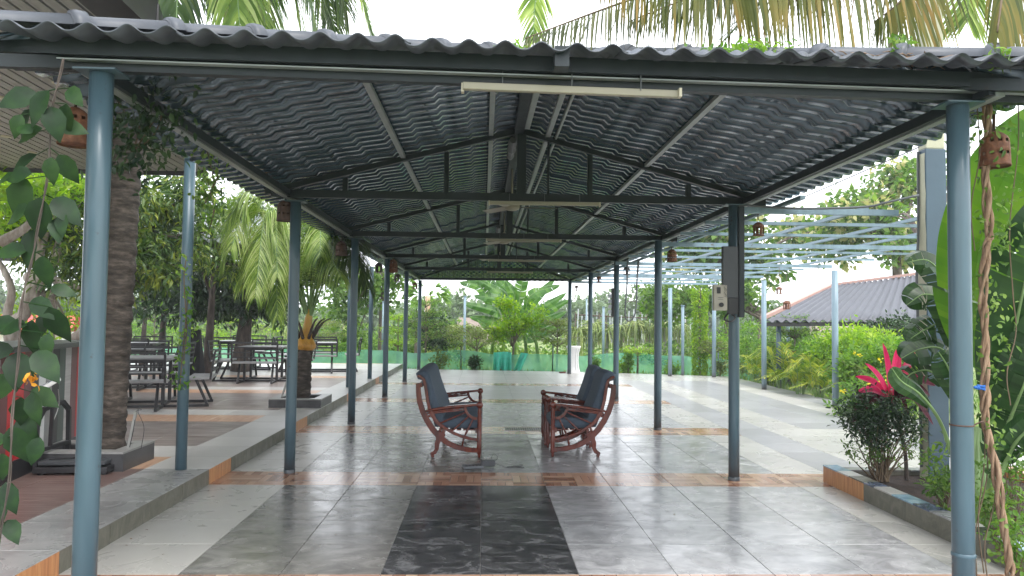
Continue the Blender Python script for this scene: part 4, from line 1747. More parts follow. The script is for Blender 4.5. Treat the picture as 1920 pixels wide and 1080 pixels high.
def picnic_set(label, loc, rz):
    t = thing('picnic_set', label, 'picnic table', loc, rz, 'black framed picnic sets on the platform')
    w = .03
    m = MB()
    m.box((0, 0, .74), (.92, .92, .035))
    m.build('tabletop', M['grey_top'], t, bevel=.004)
    m = MB()
    for sx in (-1, 1):
        for sy in (-1, 1):
            m.bar((sx*.34, sy*.34, .72), (sx*.34, sy*.34, .02), .05, .05)
        m.bar((sx*.34, -.36, .70), (sx*.34, .36, .70), .03, .05)
        m.bar((-.36, sx*.34, .70), (.36, sx*.34, .70), .03, .05)
    m.build('table_frame', M['black'], t)
    m = MB()
    for s in (-1, 1):
        m.bar((-1.0, s*.34, .02), (1.0, s*.34, .02), .04, .035)
        m.bar((s*.34, -1.0, .025), (s*.34, 1.0, .025), .04, .035)
    m.build('base_rail', M['black'], t)
    for k in range(4):
        R = Matrix.Rotation(k*pi/2, 3, 'Z')

        def tr(p):
            return R @ Vector(p)
        m = MB()
        m.box(tr((.86, 0, .44)), (.36, .95, .03), k*pi/2)
        b = m.build('bench_seat', M['grey_top'], t, bevel=.003)
        for s in (-1, 1):
            m = MB()
            m.bar(tr((.80, s*.34, .43)), tr((.98, s*.34, .02)), .04, .04)
            m.build('bench_leg', M['black'], t)
            m = MB()
            m.bar(tr((1.02, s*.46, .43)), tr((1.08, s*.46, .86)), .03, .04)
            m.build('back_post', M['black'], t)
        for q, z in enumerate((.56, .66, .76, .86)):
            xo = 1.035+(z-.43)*.12
            m = MB()
            m.bar(tr((xo, -.47, z)), tr((xo, .47, z)), .025, .022 if q < 3 else .035)
            m.build('back_rail', M['black'], t)
    return t


ps = [((-5.3, 12.0), .25, 'nearest picnic set, just left of the viney blue post'),
      ((-4.85, 16.9), .1, 'picnic set beside the dwarf palm, second from the front'),
      ((-8.0, 13.6), .35, 'picnic set between the kiosk and the near coconut trunk'),
      ((-8.3, 18.6), .15, 'farthest picnic set at left behind the others'),
      ((-6.6, 20.5), .0, 'picnic set at the back of the platform by the net'),
      ((-4.3, 19.9), .2, 'picnic set seen small just left of the dwarf palm trunk'),
      ((-6.9, 15.1), .2, 'picnic set behind the nearest one, around the black cover')]
for (q, r, lab) in ps:
    picnic_set(lab, (q[0], q[1], PZ), r)
t = thing('black_cover', 'black cloth cover draped over a leaning panel behind the near palm trunk', 'cover', (-6.6, 16.9, PZ), .1)
m = MB()
V = [(-.35, 0, 0), (.35, 0, 0), (.30, .1, 1.1), (-.05, .12, 1.12), (-.35, .5, 0), (.35, .5, 0), (.30, .22, 1.1), (-.05, .22, 1.12)]
m.add(V, [(0, 1, 2, 3), (5, 4, 7, 6), (1, 5, 6, 2), (4, 0, 3, 7), (3, 2, 6, 7)])
m.build('cloth', M['blackcloth'], t, bevel=.02)

# ---- small red tiled kiosk roof far left
rk = thing('red_roof_hut', 'small hut with bright red tiled roof far left behind the trees', 'hut', (-17.6, 30, GZ))
m = MB()
for r in range(4):
    z0, z1 = .95+r*.17, 1.15+r*.17
    d0, d1 = 1.45-r*.32, 1.45-(r+1)*.32
    for s in (-1, 1):
        m.add([(-2.2+.1*r, s*d0, z0+GZ*0), (2.2-.1*r, s*d0, z0), (2.2-.1*r, s*d1, z1), (-2.2+.1*r, s*d1, z1)], [(0, 1, 2, 3)])
m.build('roof', M['redtile'], rk)
m = MB()
m.box((0, 0, .5), (3.6, 2.2, 1.0))
m.build('wall', M['white'], rk)


# ---- neighbour roofs seen through the trees on the left
def wavy_roof(name, label, pts, mat, parent_loc, thick=.02, cat='shelter', pitch=.2, posts=(), beammat='fascia'):
    """pts: eaveL, eaveR, topR, topL; ribs run from eave to top"""
    b = Vector(parent_loc)
    t = thing(name, label, cat, b)
    e0, e1, t1, t0 = [Vector(p)-b for p in pts]
    n = int((e1-e0).length/pitch*6)
    V, F = [], []
    nr = 7
    for lay in (0, -thick):
        for j in range(nr):
            v = j/(nr-1)
            for i in range(n+1):
                u = i/n
                p = e0.lerp(e1, u).lerp(t0.lerp(t1, u), v)
                z = pitch*.16*sin(u*(e1-e0).length/pitch*2*pi)+lay+.02*((1-v)*6 % 1)
                V.append((p.x, p.y, p.z+z))
    o = nr*(n+1)
    for j in range(nr-1):
        for i in range(n):
            a = j*(n+1)+i
            F.append((a, a+1, a+n+2, a+n+1))
            F.append((o+a, o+a+n+1, o+a+n+2, o+a+1))
    for i in range(n):
        F.append((i, o+i, o+i+1, i+1))
    mesh_obj('roof_sheet', V, F, M[mat], t, smooth=True)
    for (x_, y_, z_) in posts:
        m = MB()
        m.tube([(x_-b.x, y_-b.y, GZ-b.z), (x_-b.x, y_-b.y, z_-b.z)], .06, 10)
        m.build('post', M['post'], t, True)
    m = MB()
    m.bar(e0+Vector((0, .1, -.08)), e1+Vector((0, .1, -.08)), .06, .1)
    m.build('beam', M[beammat], t)
    return t


wavy_roof('tiled_shelter', 'shelter with grey wavy roof behind the big vine leaves at left', [at(-150, 470, 15), at(150, 482, 15), at(100, 400, 18), at(-150, 400, 18)], 'lightroof', (-12, 16, GZ), posts=[(-11.5, 15.4, 2.6)])
wavy_roof('pale_roof_shelter', 'shelter with pale metal roof edge showing between the mango tree and dwarf palm', [at(280, 446, 14.8), at(560, 458, 14.8), at(540, 398, 17.5), at(300, 398, 17.5)], 'lightroof', (-6, 16, GZ), posts=[])

# ================================================================= RIGHT SIDE
# ---- planter kerb
pk = thing('planter_bed', 'long planting bed with grey kerb topped by blue, white and grey tiles', 'planter', (3.4, 5, 0))
PK = Vector((3.4, 5, 0))
m = MB()
m.box(Vector((4.25, 5.0, .05))-PK, (1.5, 4.5, .09))
m.build('soil', M['soil'], pk)
sx = 3.33
faces = [(2.6, 3.25, 'kerb'), (3.25, 3.9, 'kerb'), (3.9, 4.55, 'kerb'), (4.55, 5.2, 'kerb'), (5.2, 5.85, 'kerb'), (5.85, 6.5, 'kerb'), (6.5, 6.85, 'wood_k'), (6.85, 7.28, 'wood_k')]
for (a, b, mt) in faces:
    m = MB()
    m.box(Vector((sx+.065, (a+b)/2, .075))-PK, (.13, b-a-.003, .15))
    m.build('kerb_tile', M[mt], pk)
tops = ['bluetile', 'pale', 'kerb', 'navytile', 'pale', 'bluetile', 'navytile', 'lgrey', 'pale', 'dkgrey', 'bluetile', 'lgrey', 'pale', 'navytile', 'pale', 'dkgrey', 'bluetile', 'pale', 'mgrey']
ya = 7.28
i = 0
while ya > 2.6:
    w = [.30, .22, .26, .18, .28][i % 5]
    m = MB()
    m.box(Vector((sx+.066, ya-w/2, .1585))-PK, (.142, w-.004, .012))
    m.build('coping_tile', M[tops[i % len(tops)]], pk)
    ya -= w
    i += 1
xb = 3.48
i = 0
while xb < 5.2:
    w = [.34, .3][i % 2]
    m = MB()
    m.box(Vector((xb+w/2, 7.2, .065))-PK, (w-.004, .13, .13))
    m.build('kerb_tile', M['kerb'], pk)
    m = MB()
    m.box(Vector((xb+w/2, 7.2, .138))-PK, (w-.004, .14, .012))
    m.build('coping_tile', M['mgrey' if i % 2 else 'lgrey'], pk)
    xb += w
    i += 1
m = MB()
m.box(Vector((5.07, 5.0, .09))-PK, (.13, 4.3, .18))
m.build('kerb_tile', M['wood_k'], pk)

# ---- concrete column
cc = thing('concrete_column', 'tall square concrete column, blue grey below and bare cream on top', 'column', (4.26, 6.98, 0))
m = MB()
m.box((0, 0, 1.6), (.20, .15, 3.22))
m.build('painted_shaft', M['blue_w'], cc, bevel=.008)
m = MB()
m.box((0, 0, 4.41), (.185, .14, 2.4))
m.build('bare_shaft', M['cream_w'], cc, bevel=.012)
m = MB()
V = []
for i in range(41):
    z = .05+i*.078
    V += [(-.103, -.07+random.uniform(-.012, .008), z), (-.103, .07, z)]
m.add(V, [(2*i, 2*i+1, 2*i+3, 2*i+2) for i in range(40)])
m.build('rough_edge', M['cream_w'], cc)
for dx in (0, .014):
    m = MB()
    m.tube(spline([(-.108-dx, .02, 3.2), (-.115-dx, .02, 2.4), (-.135-dx, .02, 2.0), (-.12-dx, .02, 1.2), (-.108-dx, .02, .2)], 14), .007, 6)
    m.build('conduit', M['cable'], cc)
t = thing('overhead_cable', 'sagging grey cable from the concrete column to the pavilion eave', 'cable', (3.0, 7.5, 2.8))
c_ = Vector((3.0, 7.5, 2.8))
m = MB()
m.tube([p-c_ for p in spline([at(1723, 276, 6.95), at(1640, 312, 7.4), at(1560, 347, 7.9), at(1490, 376, 8.4), at(1440, 392, 8.6)], 24)], .006, 6)
m.tube([p-c_ for p in spline([at(1723, 366, 6.9), at(1660, 380, 7.0), at(1620, 388, 7.1), at(1500, 391, 7.2), at(1385, 384, 7.3)], 24)], .012, 6)
m.build('wire', M['cable'], t, True)

# ---- open pergola
pg = thing('open_pergola', 'open pergola of pale blue steel beams right of the pavilion', 'pergola', (4.6, 13, 0))
PG = Vector((4.6, 13, 0))
for (x_, y_, zt) in ((6.5, 13.69, 2.53), (6.53, 17.3, 2.53), (6.5, 21.0, 2.53), (5.3, 21.2, 2.5)):
    m = MB()
    m.tube([Vector((x_, y_, z))-PG for z in (0, 1.2, zt)], .057, 16)
    m.build('post', M['postlight'], pg, True)
for yb, main in ((7.34, 1), (8.5, 0), (9.6, 0), (10.7, 1), (11.9, 0), (13.1, 0), (14.4, 1), (15.7, 0), (16.9, 0), (18.0, 1), (19.3, 0), (20.6, 0), (21.6, 1)):
    x1 = 4.1 if yb < 8 else (6.1 if yb < 9 else (6.9 if yb < 14 else 6.75))
    zz = 2.655 if main else 2.685
    m = MB()
    m.box(Vector(((2.5+x1)/2+.03, yb, zz))-PG, (x1-2.5, .045, .06 if main else .036))
    m.build('cross_beam', M['postlight'], pg)
for (x_, y0, y1) in ((3.02, 7.0, 21.6), (3.95, 7.6, 21.6), (4.9, 8.2, 21.5), (5.75, 8.6, 21.5), (6.5, 10.4, 21.5)):
    m = MB()
    m.box(Vector((x_, (y0+y1)/2, 2.74))-PG, (.05, y1-y0, .036))
    m.build('long_beam', M['postlight'], pg)

# ---- electric boxes on the second right post
eb = thing('electric_box', 'tall dark conduit box strapped to the second right post', 'electric box', (2.44, 7.27, 1.67))
m = MB()
m.box((-.05, -.05, .36), (.15, .06, .50))
m.build('cabinet', M['metalbox'], eb, bevel=.004)
m = MB()
m.box((-.02, -.045, .03), (.10, .055, .16))
m.build('lower_cabinet', M['black'], eb, bevel=.004)
m = MB()
m.tube(spline([(-.07, -.06, -.04), (-.11, -.06, -.10), (-.05, -.08, -.12), (0, -.06, -.08), (-.04, -.06, -.05)], 16), .008, 6)
m.build('cable_loop', M['black'], eb)
m = MB()
m.bar((.055, -.06, -.08), (.055, -.06, 1.0), .05, .06)
m.build('channel', M['beam'], eb)
sb = thing('switch_board', 'beige switch board with a round dark dial left of the electric box', 'switch board', (2.29, 7.22, 1.66))
m = MB()
m.box((0, 0, .12), (.13, .06, .25))
m.build('board', M['beigebox'], sb, bevel=.003)
m = MB()
m.box((-.02, -.032, .19), (.035, .012, .06))
m.build('switch', M['black'], sb)
m = MB()
for k in range(2):
    m.box((.0, -.031, .12-.02*k), (.05, .003, .004))
m.build('print_line', M['cable'], sb)
m = MB()
V = [(.022*cos(2*pi*k/14)+.005, y_, .05+.022*sin(2*pi*k/14)) for y_ in (-.03, -.045) for k in range(14)]
m.add(V, [tuple(range(14, 28))]+[(k, (k+1) % 14, 14+(k+1) % 14, 14+k) for k in range(14)])
m.build('dial', M['black'], sb)
mt_ = thing('meter_strip', 'narrow dark meter strip mounted on the fourth right post', 'meter', (2.50, 14.40, 1.62))
m = MB()
m.box((-.02, 0, .28), (.05, .04, .55))
m.build('rail', M['black'], mt_)
m = MB()
for k in range(4):
    m.box((-.07, 0, .10+.1*k), (.06, .04, .07))
m.build('breaker', M['lightroof'], mt_)
t = thing('cable_hanging', 'loop of dark cable hanging beside the fourth right post', 'cable', (2.75, 14.0, 2.6))
m = MB()
m.tube(spline([(-.06, 0, .1), (-.07, 0, -.4), (-.1, 0, -.95), (.0, 0, -1.05), (.1, 0, -.85), (.12, 0, -.3), (.16, 0, .1)], 30), .014, 6)
m.tube(spline([(.14, 0, .1), (.12, 0, -.2), (.14, 0, .0)], 8), .012, 6)
m.build('loop', M['cable'], t, True)

# ---- far pavilion at right
fp = wavy_roof('far_pavilion', 'distant pavilion with grey tiled roof and faded red ridge at right', [at(1435, 602, 17.6), at(1760, 600, 17.0), at(1745, 512, 19.5), at(1560, 536, 20.5)], 'roofgrey', (13, 26, GZ),
               posts=[(at(1460, 600, 17.8).x, 17.8, 1.6), (at(1629, 600, 17.5).x, 17.5, 1.6), (at(1760, 600, 17.4).x, 17.4, 1.6)], pitch=.21)
b = Vector((13, 26, GZ))
m = MB()
m.bar(at(1430, 596, 17.7)-b, at(1562, 534, 20.5)-b, .12, .08)
m.bar(at(1560, 534, 20.5)-b, at(1745, 510, 19.5)-b, .12, .07)
m.build('ridge_cap', M['pinkroof'], fp)


# ================================================================= VEGETATION


def paddle_leaf(parent, path, W, mat, tears=6, fold=.35, nrm=None, n=64, seed=0, stalk_r=.018, stalk=.25, name='leaf', droopy=.25, midmat='stalk'):
    """banana-like blade: midrib, two halves folded along it, torn crosswise into strips"""
    rnd = random.Random(seed)
    P = spline(path, n)
    i0 = int(n*stalk)
    m = MB()
    m.tube(P, [stalk_r*(1-.85*i/n) for i in range(n+1)], 7)
    st = m.build('leaf_stalk' if name == 'leaf' else name, M[midmat], parent, True)
    V, F = [], []
    for s in (-1, 1):
        cuts_ = sorted(rnd.sample(range(i0+3, n-2), min(tears, n-i0-6)))
        ang0 = fold
        prev = None
        grp = fold
        for i in range(i0, n+1):
            t = (i-i0)/(n-i0)
            w = W*.5*(sin(pi*min(.98, .06+t*.94)))**.55 if t < 1 else .01
            tg = (P[min(i+1, n)]-P[max(i-1, 0)]).normalized()
            up = Vector(nrm) if nrm else Vector((0, 0, 1))
            sd = tg.cross(up)
            if sd.length < .1:
                sd = Vector((1, 0, 0))
            sd.normalize()
            nn = sd.cross(tg)

            def row(g, tt):
                c = P[i]
                back = tg*(-.0)
                e1 = c+(sd*s*cos(g)+nn*sin(g)*.6)*w*.55+tg*w*.12
                e2 = c+(sd*s*cos(g)-nn*(sin(g)*.3+droopy*.5))*w*.98+tg*w*.28
                return [c, e1, e2]
            r = row(grp, t)
            b0 = len(V)
            V.extend(r)
            if prev is not None:
                F.append((prev, prev+1, b0+1, b0))
                F.append((prev+1, prev+2, b0+2, b0+1))
            prev = b0
            if True:
                if i in cuts_:
                    grp = fold+rnd.uniform(-.35, .35)
                b0 = len(V)
                V.extend([q+tg*(.006 if i in cuts_ else 0) for q in row(grp, t)])
                prev = b0
    mesh_obj('blade', V, F, M[mat], st, smooth=False)
    return st


def rel(pts, c):
    return [p-c for p in pts]


# ---- large paddle-leaved plant in the right planter
c0 = at(1815, 850, 5.6)
c0.z = .1
sp = thing('paddle_leaf_plant', 'tall banana like plant with huge bright and dark leaves in the right planter', 'plant', c0)
stems = [
    # path pixels (x,y,Y), width, mat, tears, nrm, seed, stalk fraction
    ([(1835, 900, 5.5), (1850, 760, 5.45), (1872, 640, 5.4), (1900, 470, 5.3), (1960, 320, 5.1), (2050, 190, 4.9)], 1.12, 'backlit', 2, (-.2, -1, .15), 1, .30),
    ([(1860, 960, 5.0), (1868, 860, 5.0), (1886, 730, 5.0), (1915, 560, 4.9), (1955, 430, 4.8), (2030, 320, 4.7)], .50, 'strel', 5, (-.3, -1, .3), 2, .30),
    ([(1850, 930, 5.1), (1872, 840, 5.0), (1900, 770, 4.9), (1930, 690, 4.8), (1960, 560, 4.7)], .42, 'strel', 14, (-.2, -1, .2), 3, .2),
    ([(1830, 930, 5.6), (1822, 780, 5.7), (1808, 640, 5.8), (1780, 540, 5.9), (1742, 490, 6.0), (1700, 492, 6.0)], .34, 'strel', 8, (0, -.8, .6), 4, .4),
    ([(1820, 930, 5.6), (1812, 800, 5.7), (1800, 690, 5.8), (1772, 575, 5.85), (1735, 552, 5.9), (1700, 572, 5.9)], .32, 'strel', 6, (0, -.8, .6), 5, .45),
    ([(1820, 930, 5.6), (1812, 800, 5.7), (1790, 660, 5.8), (1765, 610, 5.85), (1735, 618, 5.9), (1700, 640, 5.9)], .28, 'strel', 10, (0, -.8, .6), 6, .5),
    ([(1825, 930, 5.5), (1815, 820, 5.6), (1800, 700, 5.7), (1765, 655, 5.8), (1725, 655, 5.8), (1690, 672, 5.8)], .30, 'strel', 4, (0, -.7, .7), 7, .5),
    ([(1825, 930, 5.5), (1815, 850, 5.6), (1790, 760, 5.7), (1750, 700, 5.8), (1715, 698, 5.8), (1695, 712, 5.8)], .24, 'strel', 10, (0, -.7, .7), 8, .5),
    ([(1810, 950, 5.5), (1790, 870, 5.4), (1762, 790, 5.35), (1725, 740, 5.3), (1690, 715, 5.3), (1672, 690, 5.3)], .17, 'strel', 0, (-.3, -.8, .6), 9, .5),
    ([(1825, 930, 5.4), (1830, 830, 5.3), (1800, 740, 5.3), (1778, 690, 5.3), (1760, 660, 5.3)], .22, 'strel', 5, (-.3, -.9, .3), 10, .4),
    ([(1850, 960, 4.8), (1880, 880, 4.8), (1905, 830, 4.7), (1950, 790, 4.6), (2010, 760, 4.5)], .28, 'strel', 5, (0, -.6, .8), 11, .3),
    ([(1840, 960, 5.2), (1850, 800, 5.5), (1862, 640, 5.7), (1890, 560, 5.8), (1930, 640, 5.8), (1945, 760, 5.8)], .5, 'strel', 12, (0, -1, .2), 12, .45),
    ([(1850, 960, 5.3), (1875, 800, 5.8), (1935, 660, 6.1), (1990, 600, 6.2)], .6, 'strel', 4, (0, -1, .2), 13, .4),
]
for (px, wd, mt, te, nr, sd_, sk) in stems:
    paddle_leaf(sp, [at(*p)-c0 for p in px], wd, mt, te, .3, nr, seed=sd_, stalk=sk, stalk_r=.02)
for k in range(5):
    m = MB()
    x_ = 1800+k*13
    m.tube([at(x_+8, 985, 5.2)-c0, at(x_+4, 900, 5.25)-c0, at(1822+k*5, 800, 5.3)-c0], [.035, .03, .02], 8)
    m.build('sheath_stalk', M['stalk'], sp, True)

# ---- cordylines


def cordyline(label, c, head, tips, base_tips=10, seed=1, rl=.5):
    rnd = random.Random(seed)
    t = thing('cordyline', label, 'plant', c, 0, 'pink leaved cordylines in the planter')
    h = head-c
    m = MB()
    m.tube(spline([Vector((0, 0, 0)), Vector((h.x*.3+.02, h.y*.3, h.z*.4)), h], 8), [.02, .019, .018, .017, .016, .015, .014, .013, .012], 8)
    m.build('stem', M['darkbark'], t, True)

    def strap(tip, w, mat, arch):
        a = h+Vector((0, 0, rnd.uniform(-.12, 0)))
        mid = a.lerp(tip, .5)+Vector((0, 0, arch))
        P = spline([a, mid, tip], 10)
        V, F = [], []
        for i, p in enumerate(P):
            tt = i/10
            ww = w*(.25+2.6*tt*(1-tt)+.12*(1-tt))*(1 if i < 10 else 0.1)
            tg = (P[min(i+1, 10)]-P[max(i-1, 0)]).normalized()
            sd = tg.cross(Vector((.15, -.8, .55)))
            sd.normalize()
            nn = sd.cross(tg)
            V += [p-sd*ww/2+nn*ww*.22, p, p+sd*ww/2+nn*ww*.22]
        for i in range(10):
            b = i*3
            F += [(b, b+1, b+4, b+3), (b+1, b+2, b+5, b+4)]
        mesh_obj('leaf', V, F, M[mat], t)
    for tp in tips:
        strap(tp-c, tp_w if False else .085, 'pink', .05)
    for k in range(base_tips):
        a = rnd.uniform(0, 2*pi)
        r = rl*rnd.uniform(.5, .9)
        strap(h+Vector((cos(a)*r, sin(a)*r*.8, rnd.uniform(-.35, .15))), .085, 'maroon', .12)
    return t


cb_ = at(1700, 893, 6.9)
cb_.z = .1
cordyline('cordyline with hot pink top leaves rising above the dark shrub', cb_, at(1672, 742, 6.9),
          [at(1655, 643, 6.8), at(1716, 660, 6.8), at(1622, 681, 6.75), at(1604, 706, 6.8), at(1607, 734, 6.9), at(1680, 655, 6.95), at(1664, 690, 6.6), at(1722, 704, 6.8), at(1686, 662, 6.8)], 12, 3)
c2 = Vector((5.1, 6.4, .1))
cordyline('smaller cordyline with pink leaves seen behind the paddle leaves at far right', c2, at(1890, 690, 6.4),
          [at(1868, 650, 6.4), at(1905, 640, 6.4), at(1915, 690, 6.3), at(1860, 700, 6.4), at(1840, 690, 6.4), at(1925, 610, 6.3)], 6, 5, .35)

# ---- dark leafy shrub in the planter corner
cs = at(1650, 893, 6.85)
cs.z = .1
t = thing('leafy_shrub', 'dense dark green small leaved shrub at the planter corner', 'shrub', cs)
L_ = [(x-cs.x, y-cs.y, z-cs.z, a, b, c) for (x, y, z, a, b, c) in [
    (*at(1640, 765, 6.85), .32, .28, .17), (*at(1612, 790, 6.8), .22, .2, .15), (*at(1688, 790, 6.85), .20, .2, .17), (*at(1645, 815, 6.8), .28, .2, .13)]]
_, C = crown('foliage', L_, 230, 13, .075, .045, .024, M['dark_leaf'], t, .5, T_LEAF)
L2 = [(x-cs.x, y-cs.y, z-cs.z, a, b, c) for (x, y, z, a, b, c) in [(*at(1650, 850, 6.8), .17, .16, .12), (*at(1710, 830, 6.85), .12, .1, .15), (*at(1600, 840, 6.8), .08, .1, .10)]]
_, C2 = crown('low_foliage', L2, 60, 8, .06, .04, .019, M['mid'], t, .5, T_LEAF)
m = MB()
for c in list(C[:26])+list(C2[:16]):
    c = Vector(c)
    b_ = Vector((random.uniform(-.05, .07), random.uniform(-.05, .05), 0))
    m.tube(spline([b_, b_.lerp(c, .5)+Vector((random.uniform(-.06, .06), 0, .04)), c], 6), [.008, .007, .006, .005, .004, .003, .002], 5, False)
m.build('stems', M['ropewood'], t, True)

# ground plants along the planter
k = 0
for (px, py, Y, r, lab, mt) in [(1775, 870, 5.9, .16, 'low herb clump against the blue column', 'mid'), (1765, 910, 5.7, .12, 'low herb clump left of the front right post', 'mid'),
                                (1895, 880, 4.9, .22, 'weedy clump at the right edge beyond the twisted vine', 'bright'), (1870, 940, 4.6, .10, 'small weed at the foot of the twisted vine', 'mid'),
                                (1900, 800, 5.4, .28, 'leafy clump under the paddle leaves at right', 'mid'), (1905, 1000, 4.2, .12, 'small herb at the bottom right corner', 'bright')]:
    b_ = at(px, py, Y)
    c = Vector((b_.x, b_.y, .1))
    t = thing('herb_clump', lab, 'plant', c, 0, 'low plants in the planter')
    h_ = b_.z-.1
    ell = [(0, 0, max(.08, h_), r, r, r*1.1), (0, 0, max(.05, h_*.5), r*.8, r*.8, r*.7)]
    _, C = crown('foliage', ell, 26, 8, .06, .055, .026, M[mt], t, .5, T_LEAF)
    m = MB()
    for q in C[:10]:
        m.tube([(0, 0, 0), (q[0]*.5, q[1]*.5, q[2]*.6), tuple(q)], [.004, .003, .002], 4, False)
    m.build('stems', M['ropewood'], t)

# ---- twisted vine by the front right post
cv = at(1893, 1085, 4.0)
tv = thing('twisted_vine', 'thick vine of twisted brown stems climbing beside the front right post', 'vine', (cv.x, cv.y, .05))
vc = Vector((cv.x, cv.y, .05))
pth = [at(1896, 1100, 4.0), at(1893, 1060, 4.0), at(1882, 985, 4.0), at(1868, 890, 4.0), at(1850, 800, 4.0), at(1846, 740, 4.0), at(1848, 640, 4.02), at(1843, 560, 4.03), at(1850, 460, 4.03), at(1856, 440, 4.04), at(1848, 350, 4.04), at(1852, 250, 4.04), at(1846, 175, 4.04)]
P = spline(pth, 160)
for s_ in range(3):
    pp, rr = [], []
    for i, p in enumerate(P):
        a = i*.28+s_*2*pi/3
        r = .014*(1+.25*sin(i*.21))
        pp.append(p-vc+Vector((cos(a)*r, sin(a)*r, 0)))
        rr.append((.0125, .010, .009)[s_]*(1+.2*sin(i*.5+s_)))
    m = MB()
    m.tube(pp, rr, 7)
    m.build('stem', M['vinewood'], tv, True)
for (a, b_) in (((1832, 200), (1828, 470)), ((1905, 120), (1900, 560)), ((1838, 740), (1845, 1075)), ((1850, 800), (1832, 1085)), ((1862, 860), (1852, 1090)), ((1900, 560), (1895, 760))):
    A, B = at(a[0], a[1], 4.05)-vc, at(b_[0], b_[1], 4.0)-vc
    m = MB()
    m.tube(spline([A, A.lerp(B, .33)+Vector((.02, 0, 0)), A.lerp(B, .7)-Vector((.025, 0, 0)), B], 14), .0035, 5)
    m.build('tendril', M['ropewood'], tv)
pp = []
for i in range(190):
    t_ = random.random()
    if t_ < .55:
        p = P[int(random.random()**.8*160)]-vc+Vector((random.gauss(.03, .06), random.gauss(0, .05), random.gauss(0, .03)))
    else:
        p = at(random.uniform(1822, 1905), random.uniform(180, 1050), random.uniform(3.95, 4.2))-vc
    pp.append(tuple(p))
pp = np.repeat(np.array(pp), 3, 0)+RNG.normal(size=(570, 3))*.016
leaves('foliage', pp, rand_unit(570)+np.array([0, 0, -.3]), rand_unit(570)+np.array([0, -1, .3]), RNG.uniform(.022, .05, 570), RNG.uniform(.013, .028, 570), M['mid'], tv, T_LEAF)
m = MB()
rb = at(1836, 727, 3.97)
tr_ = thing('blue_rag', 'bright blue rag knotted round the twisted vine', 'rag', rb)
for k in range(4):
    m.tube(spline([(-.03+.012*k, 0, .008*random.uniform(-1, 1)), (0, .01, .010*random.uniform(-1, 1)), (.028, -.01, -.012+.008*k)], 8), [.004, .007, .009, .007, .008, .007, .006, .005, .003], 7)
m.build('knot', M['blue_rag'], tr_, True)
tt = thing('binding_wire', 'brown binding wire looped round the front right post', 'wire', (2.535, 3.91, 1.0))
wz = at(1797, 797, 3.9).z-1.0
m = MB()
m.tube([(.058*cos(a), .058*sin(a), wz) for a in [i*2*pi/24 for i in range(25)]], .004, 5, False)
m.tube(spline([(.058, -.01, wz), (.10, -.02, wz+.02), (.13, 0, wz-.02)], 6), .004, 5)
m.build('loop', M['rust'], tt)

# ---- broad leaved vine at the front left


def broad_leaf_mesh():
    out = [(0, 0), (.10, .12), (.13, .30), (.30, .44), (.50, .46), (.66, .36), (.80, .30), (.88, .16), (1.0, 0)]
    V = [(0, 0, 0), (.25, 0, .01), (.5, 0, .0), (.75, 0, -.05), (1.0, 0, -.16)]
    up = [(.02, .05, .02), (.14, .21, .07), (.40, .31, .05), (.66, .22, -.04), (.86, .09, -.12)]
    for s in (1, -1):
        V += [(a, b*s, c) for a, b, c in up]
    F = []
    for s in (0, 1):
        o = 5+s*5
        q = [(0, 1, o+1, o), (1, 2, o+2, o+1), (2, 3, o+3, o+2), (3, 4, o+4, o+3)]
        if s:
            q = [tuple(reversed(f)) for f in q]
        F += q
    me = bpy.data.meshes.new('broad_leaf')
    me.from_pydata(V, [], F)
    me.materials.append(M['vine_big'])
    me.polygons.foreach_set('use_smooth', [True]*len(me.polygons))
    return me


BLM = broad_leaf_mesh()
lvb = Vector((-2.0, 3.35, 0))
lv = thing('broad_leaf_vine', 'vine with large broad green leaves hanging down at the front left', 'vine', lvb)
vp = [at(118, 110, 3.45), at(100, 200, 3.4), at(88, 330, 3.35), at(68, 450, 3.35), at(46, 540, 3.3), at(36, 640, 3.3), at(26, 760, 3.25), at(16, 900, 3.2), at(0, 1010, 3.2)]
VP = spline(vp, 60)
m = MB()
m.tube([p-lvb for p in VP], .0035, 7)
m.tube([p-lvb+Vector((.007*sin(i*.5), .007*cos(i*.5), 0)) for i, p in enumerate(VP)], .0025, 6)
m.build('stem', M['darkbark'], lv, True)
LV = [  # px, py, length px, direction deg (0=right,90=down)
    (92, 170, 75, 120), (70, 175, 70, 150), (130, 165, 60, 60), (60, 205, 70, 125), (40, 215, 60, 95), (95, 200, 75, 80), (125, 195, 62, 100), (80, 240, 55, 160),
    (70, 290, 62, 130), (96, 295, 66, 85), (110, 290, 60, 50), (60, 325, 75, 170), (50, 335, 80, 100), (30, 330, 60, 160),
    (75, 370, 80, 95), (58, 390, 70, 155), (100, 372, 70, 45), (105, 410, 60, 60), (66, 430, 85, 100), (52, 470, 62, 165), (80, 480, 75, 80), (120, 400, 55, 100),
    (95, 540, 60, 10), (62, 560, 72, 35), (92, 575, 82, 60), (95, 590, 60, 120), (50, 610, 70, 175), (60, 600, 78, 80), (30, 600, 60, 150),
    (35, 660, 85, 80), (26, 655, 60, 170), (66, 660, 75, 40), (80, 655, 70, 100), (20, 700, 60, 130), (62, 735, 80, 75), (60, 730, 66, 20), (92, 625, 50, 90),
    (30, 790, 70, 30), (20, 800, 72, 70), (45, 780, 60, 60), (14, 820, 60, 160), (5, 850, 60, 90), (10, 905, 60, 50), (5, 930, 70, 90), (15, 975, 55, 60), (0, 990, 60, 120),
    (60, 250, 60, 200), (112, 235, 55, 10), (40, 745, 60, 110), (75, 820, 55, 95)]
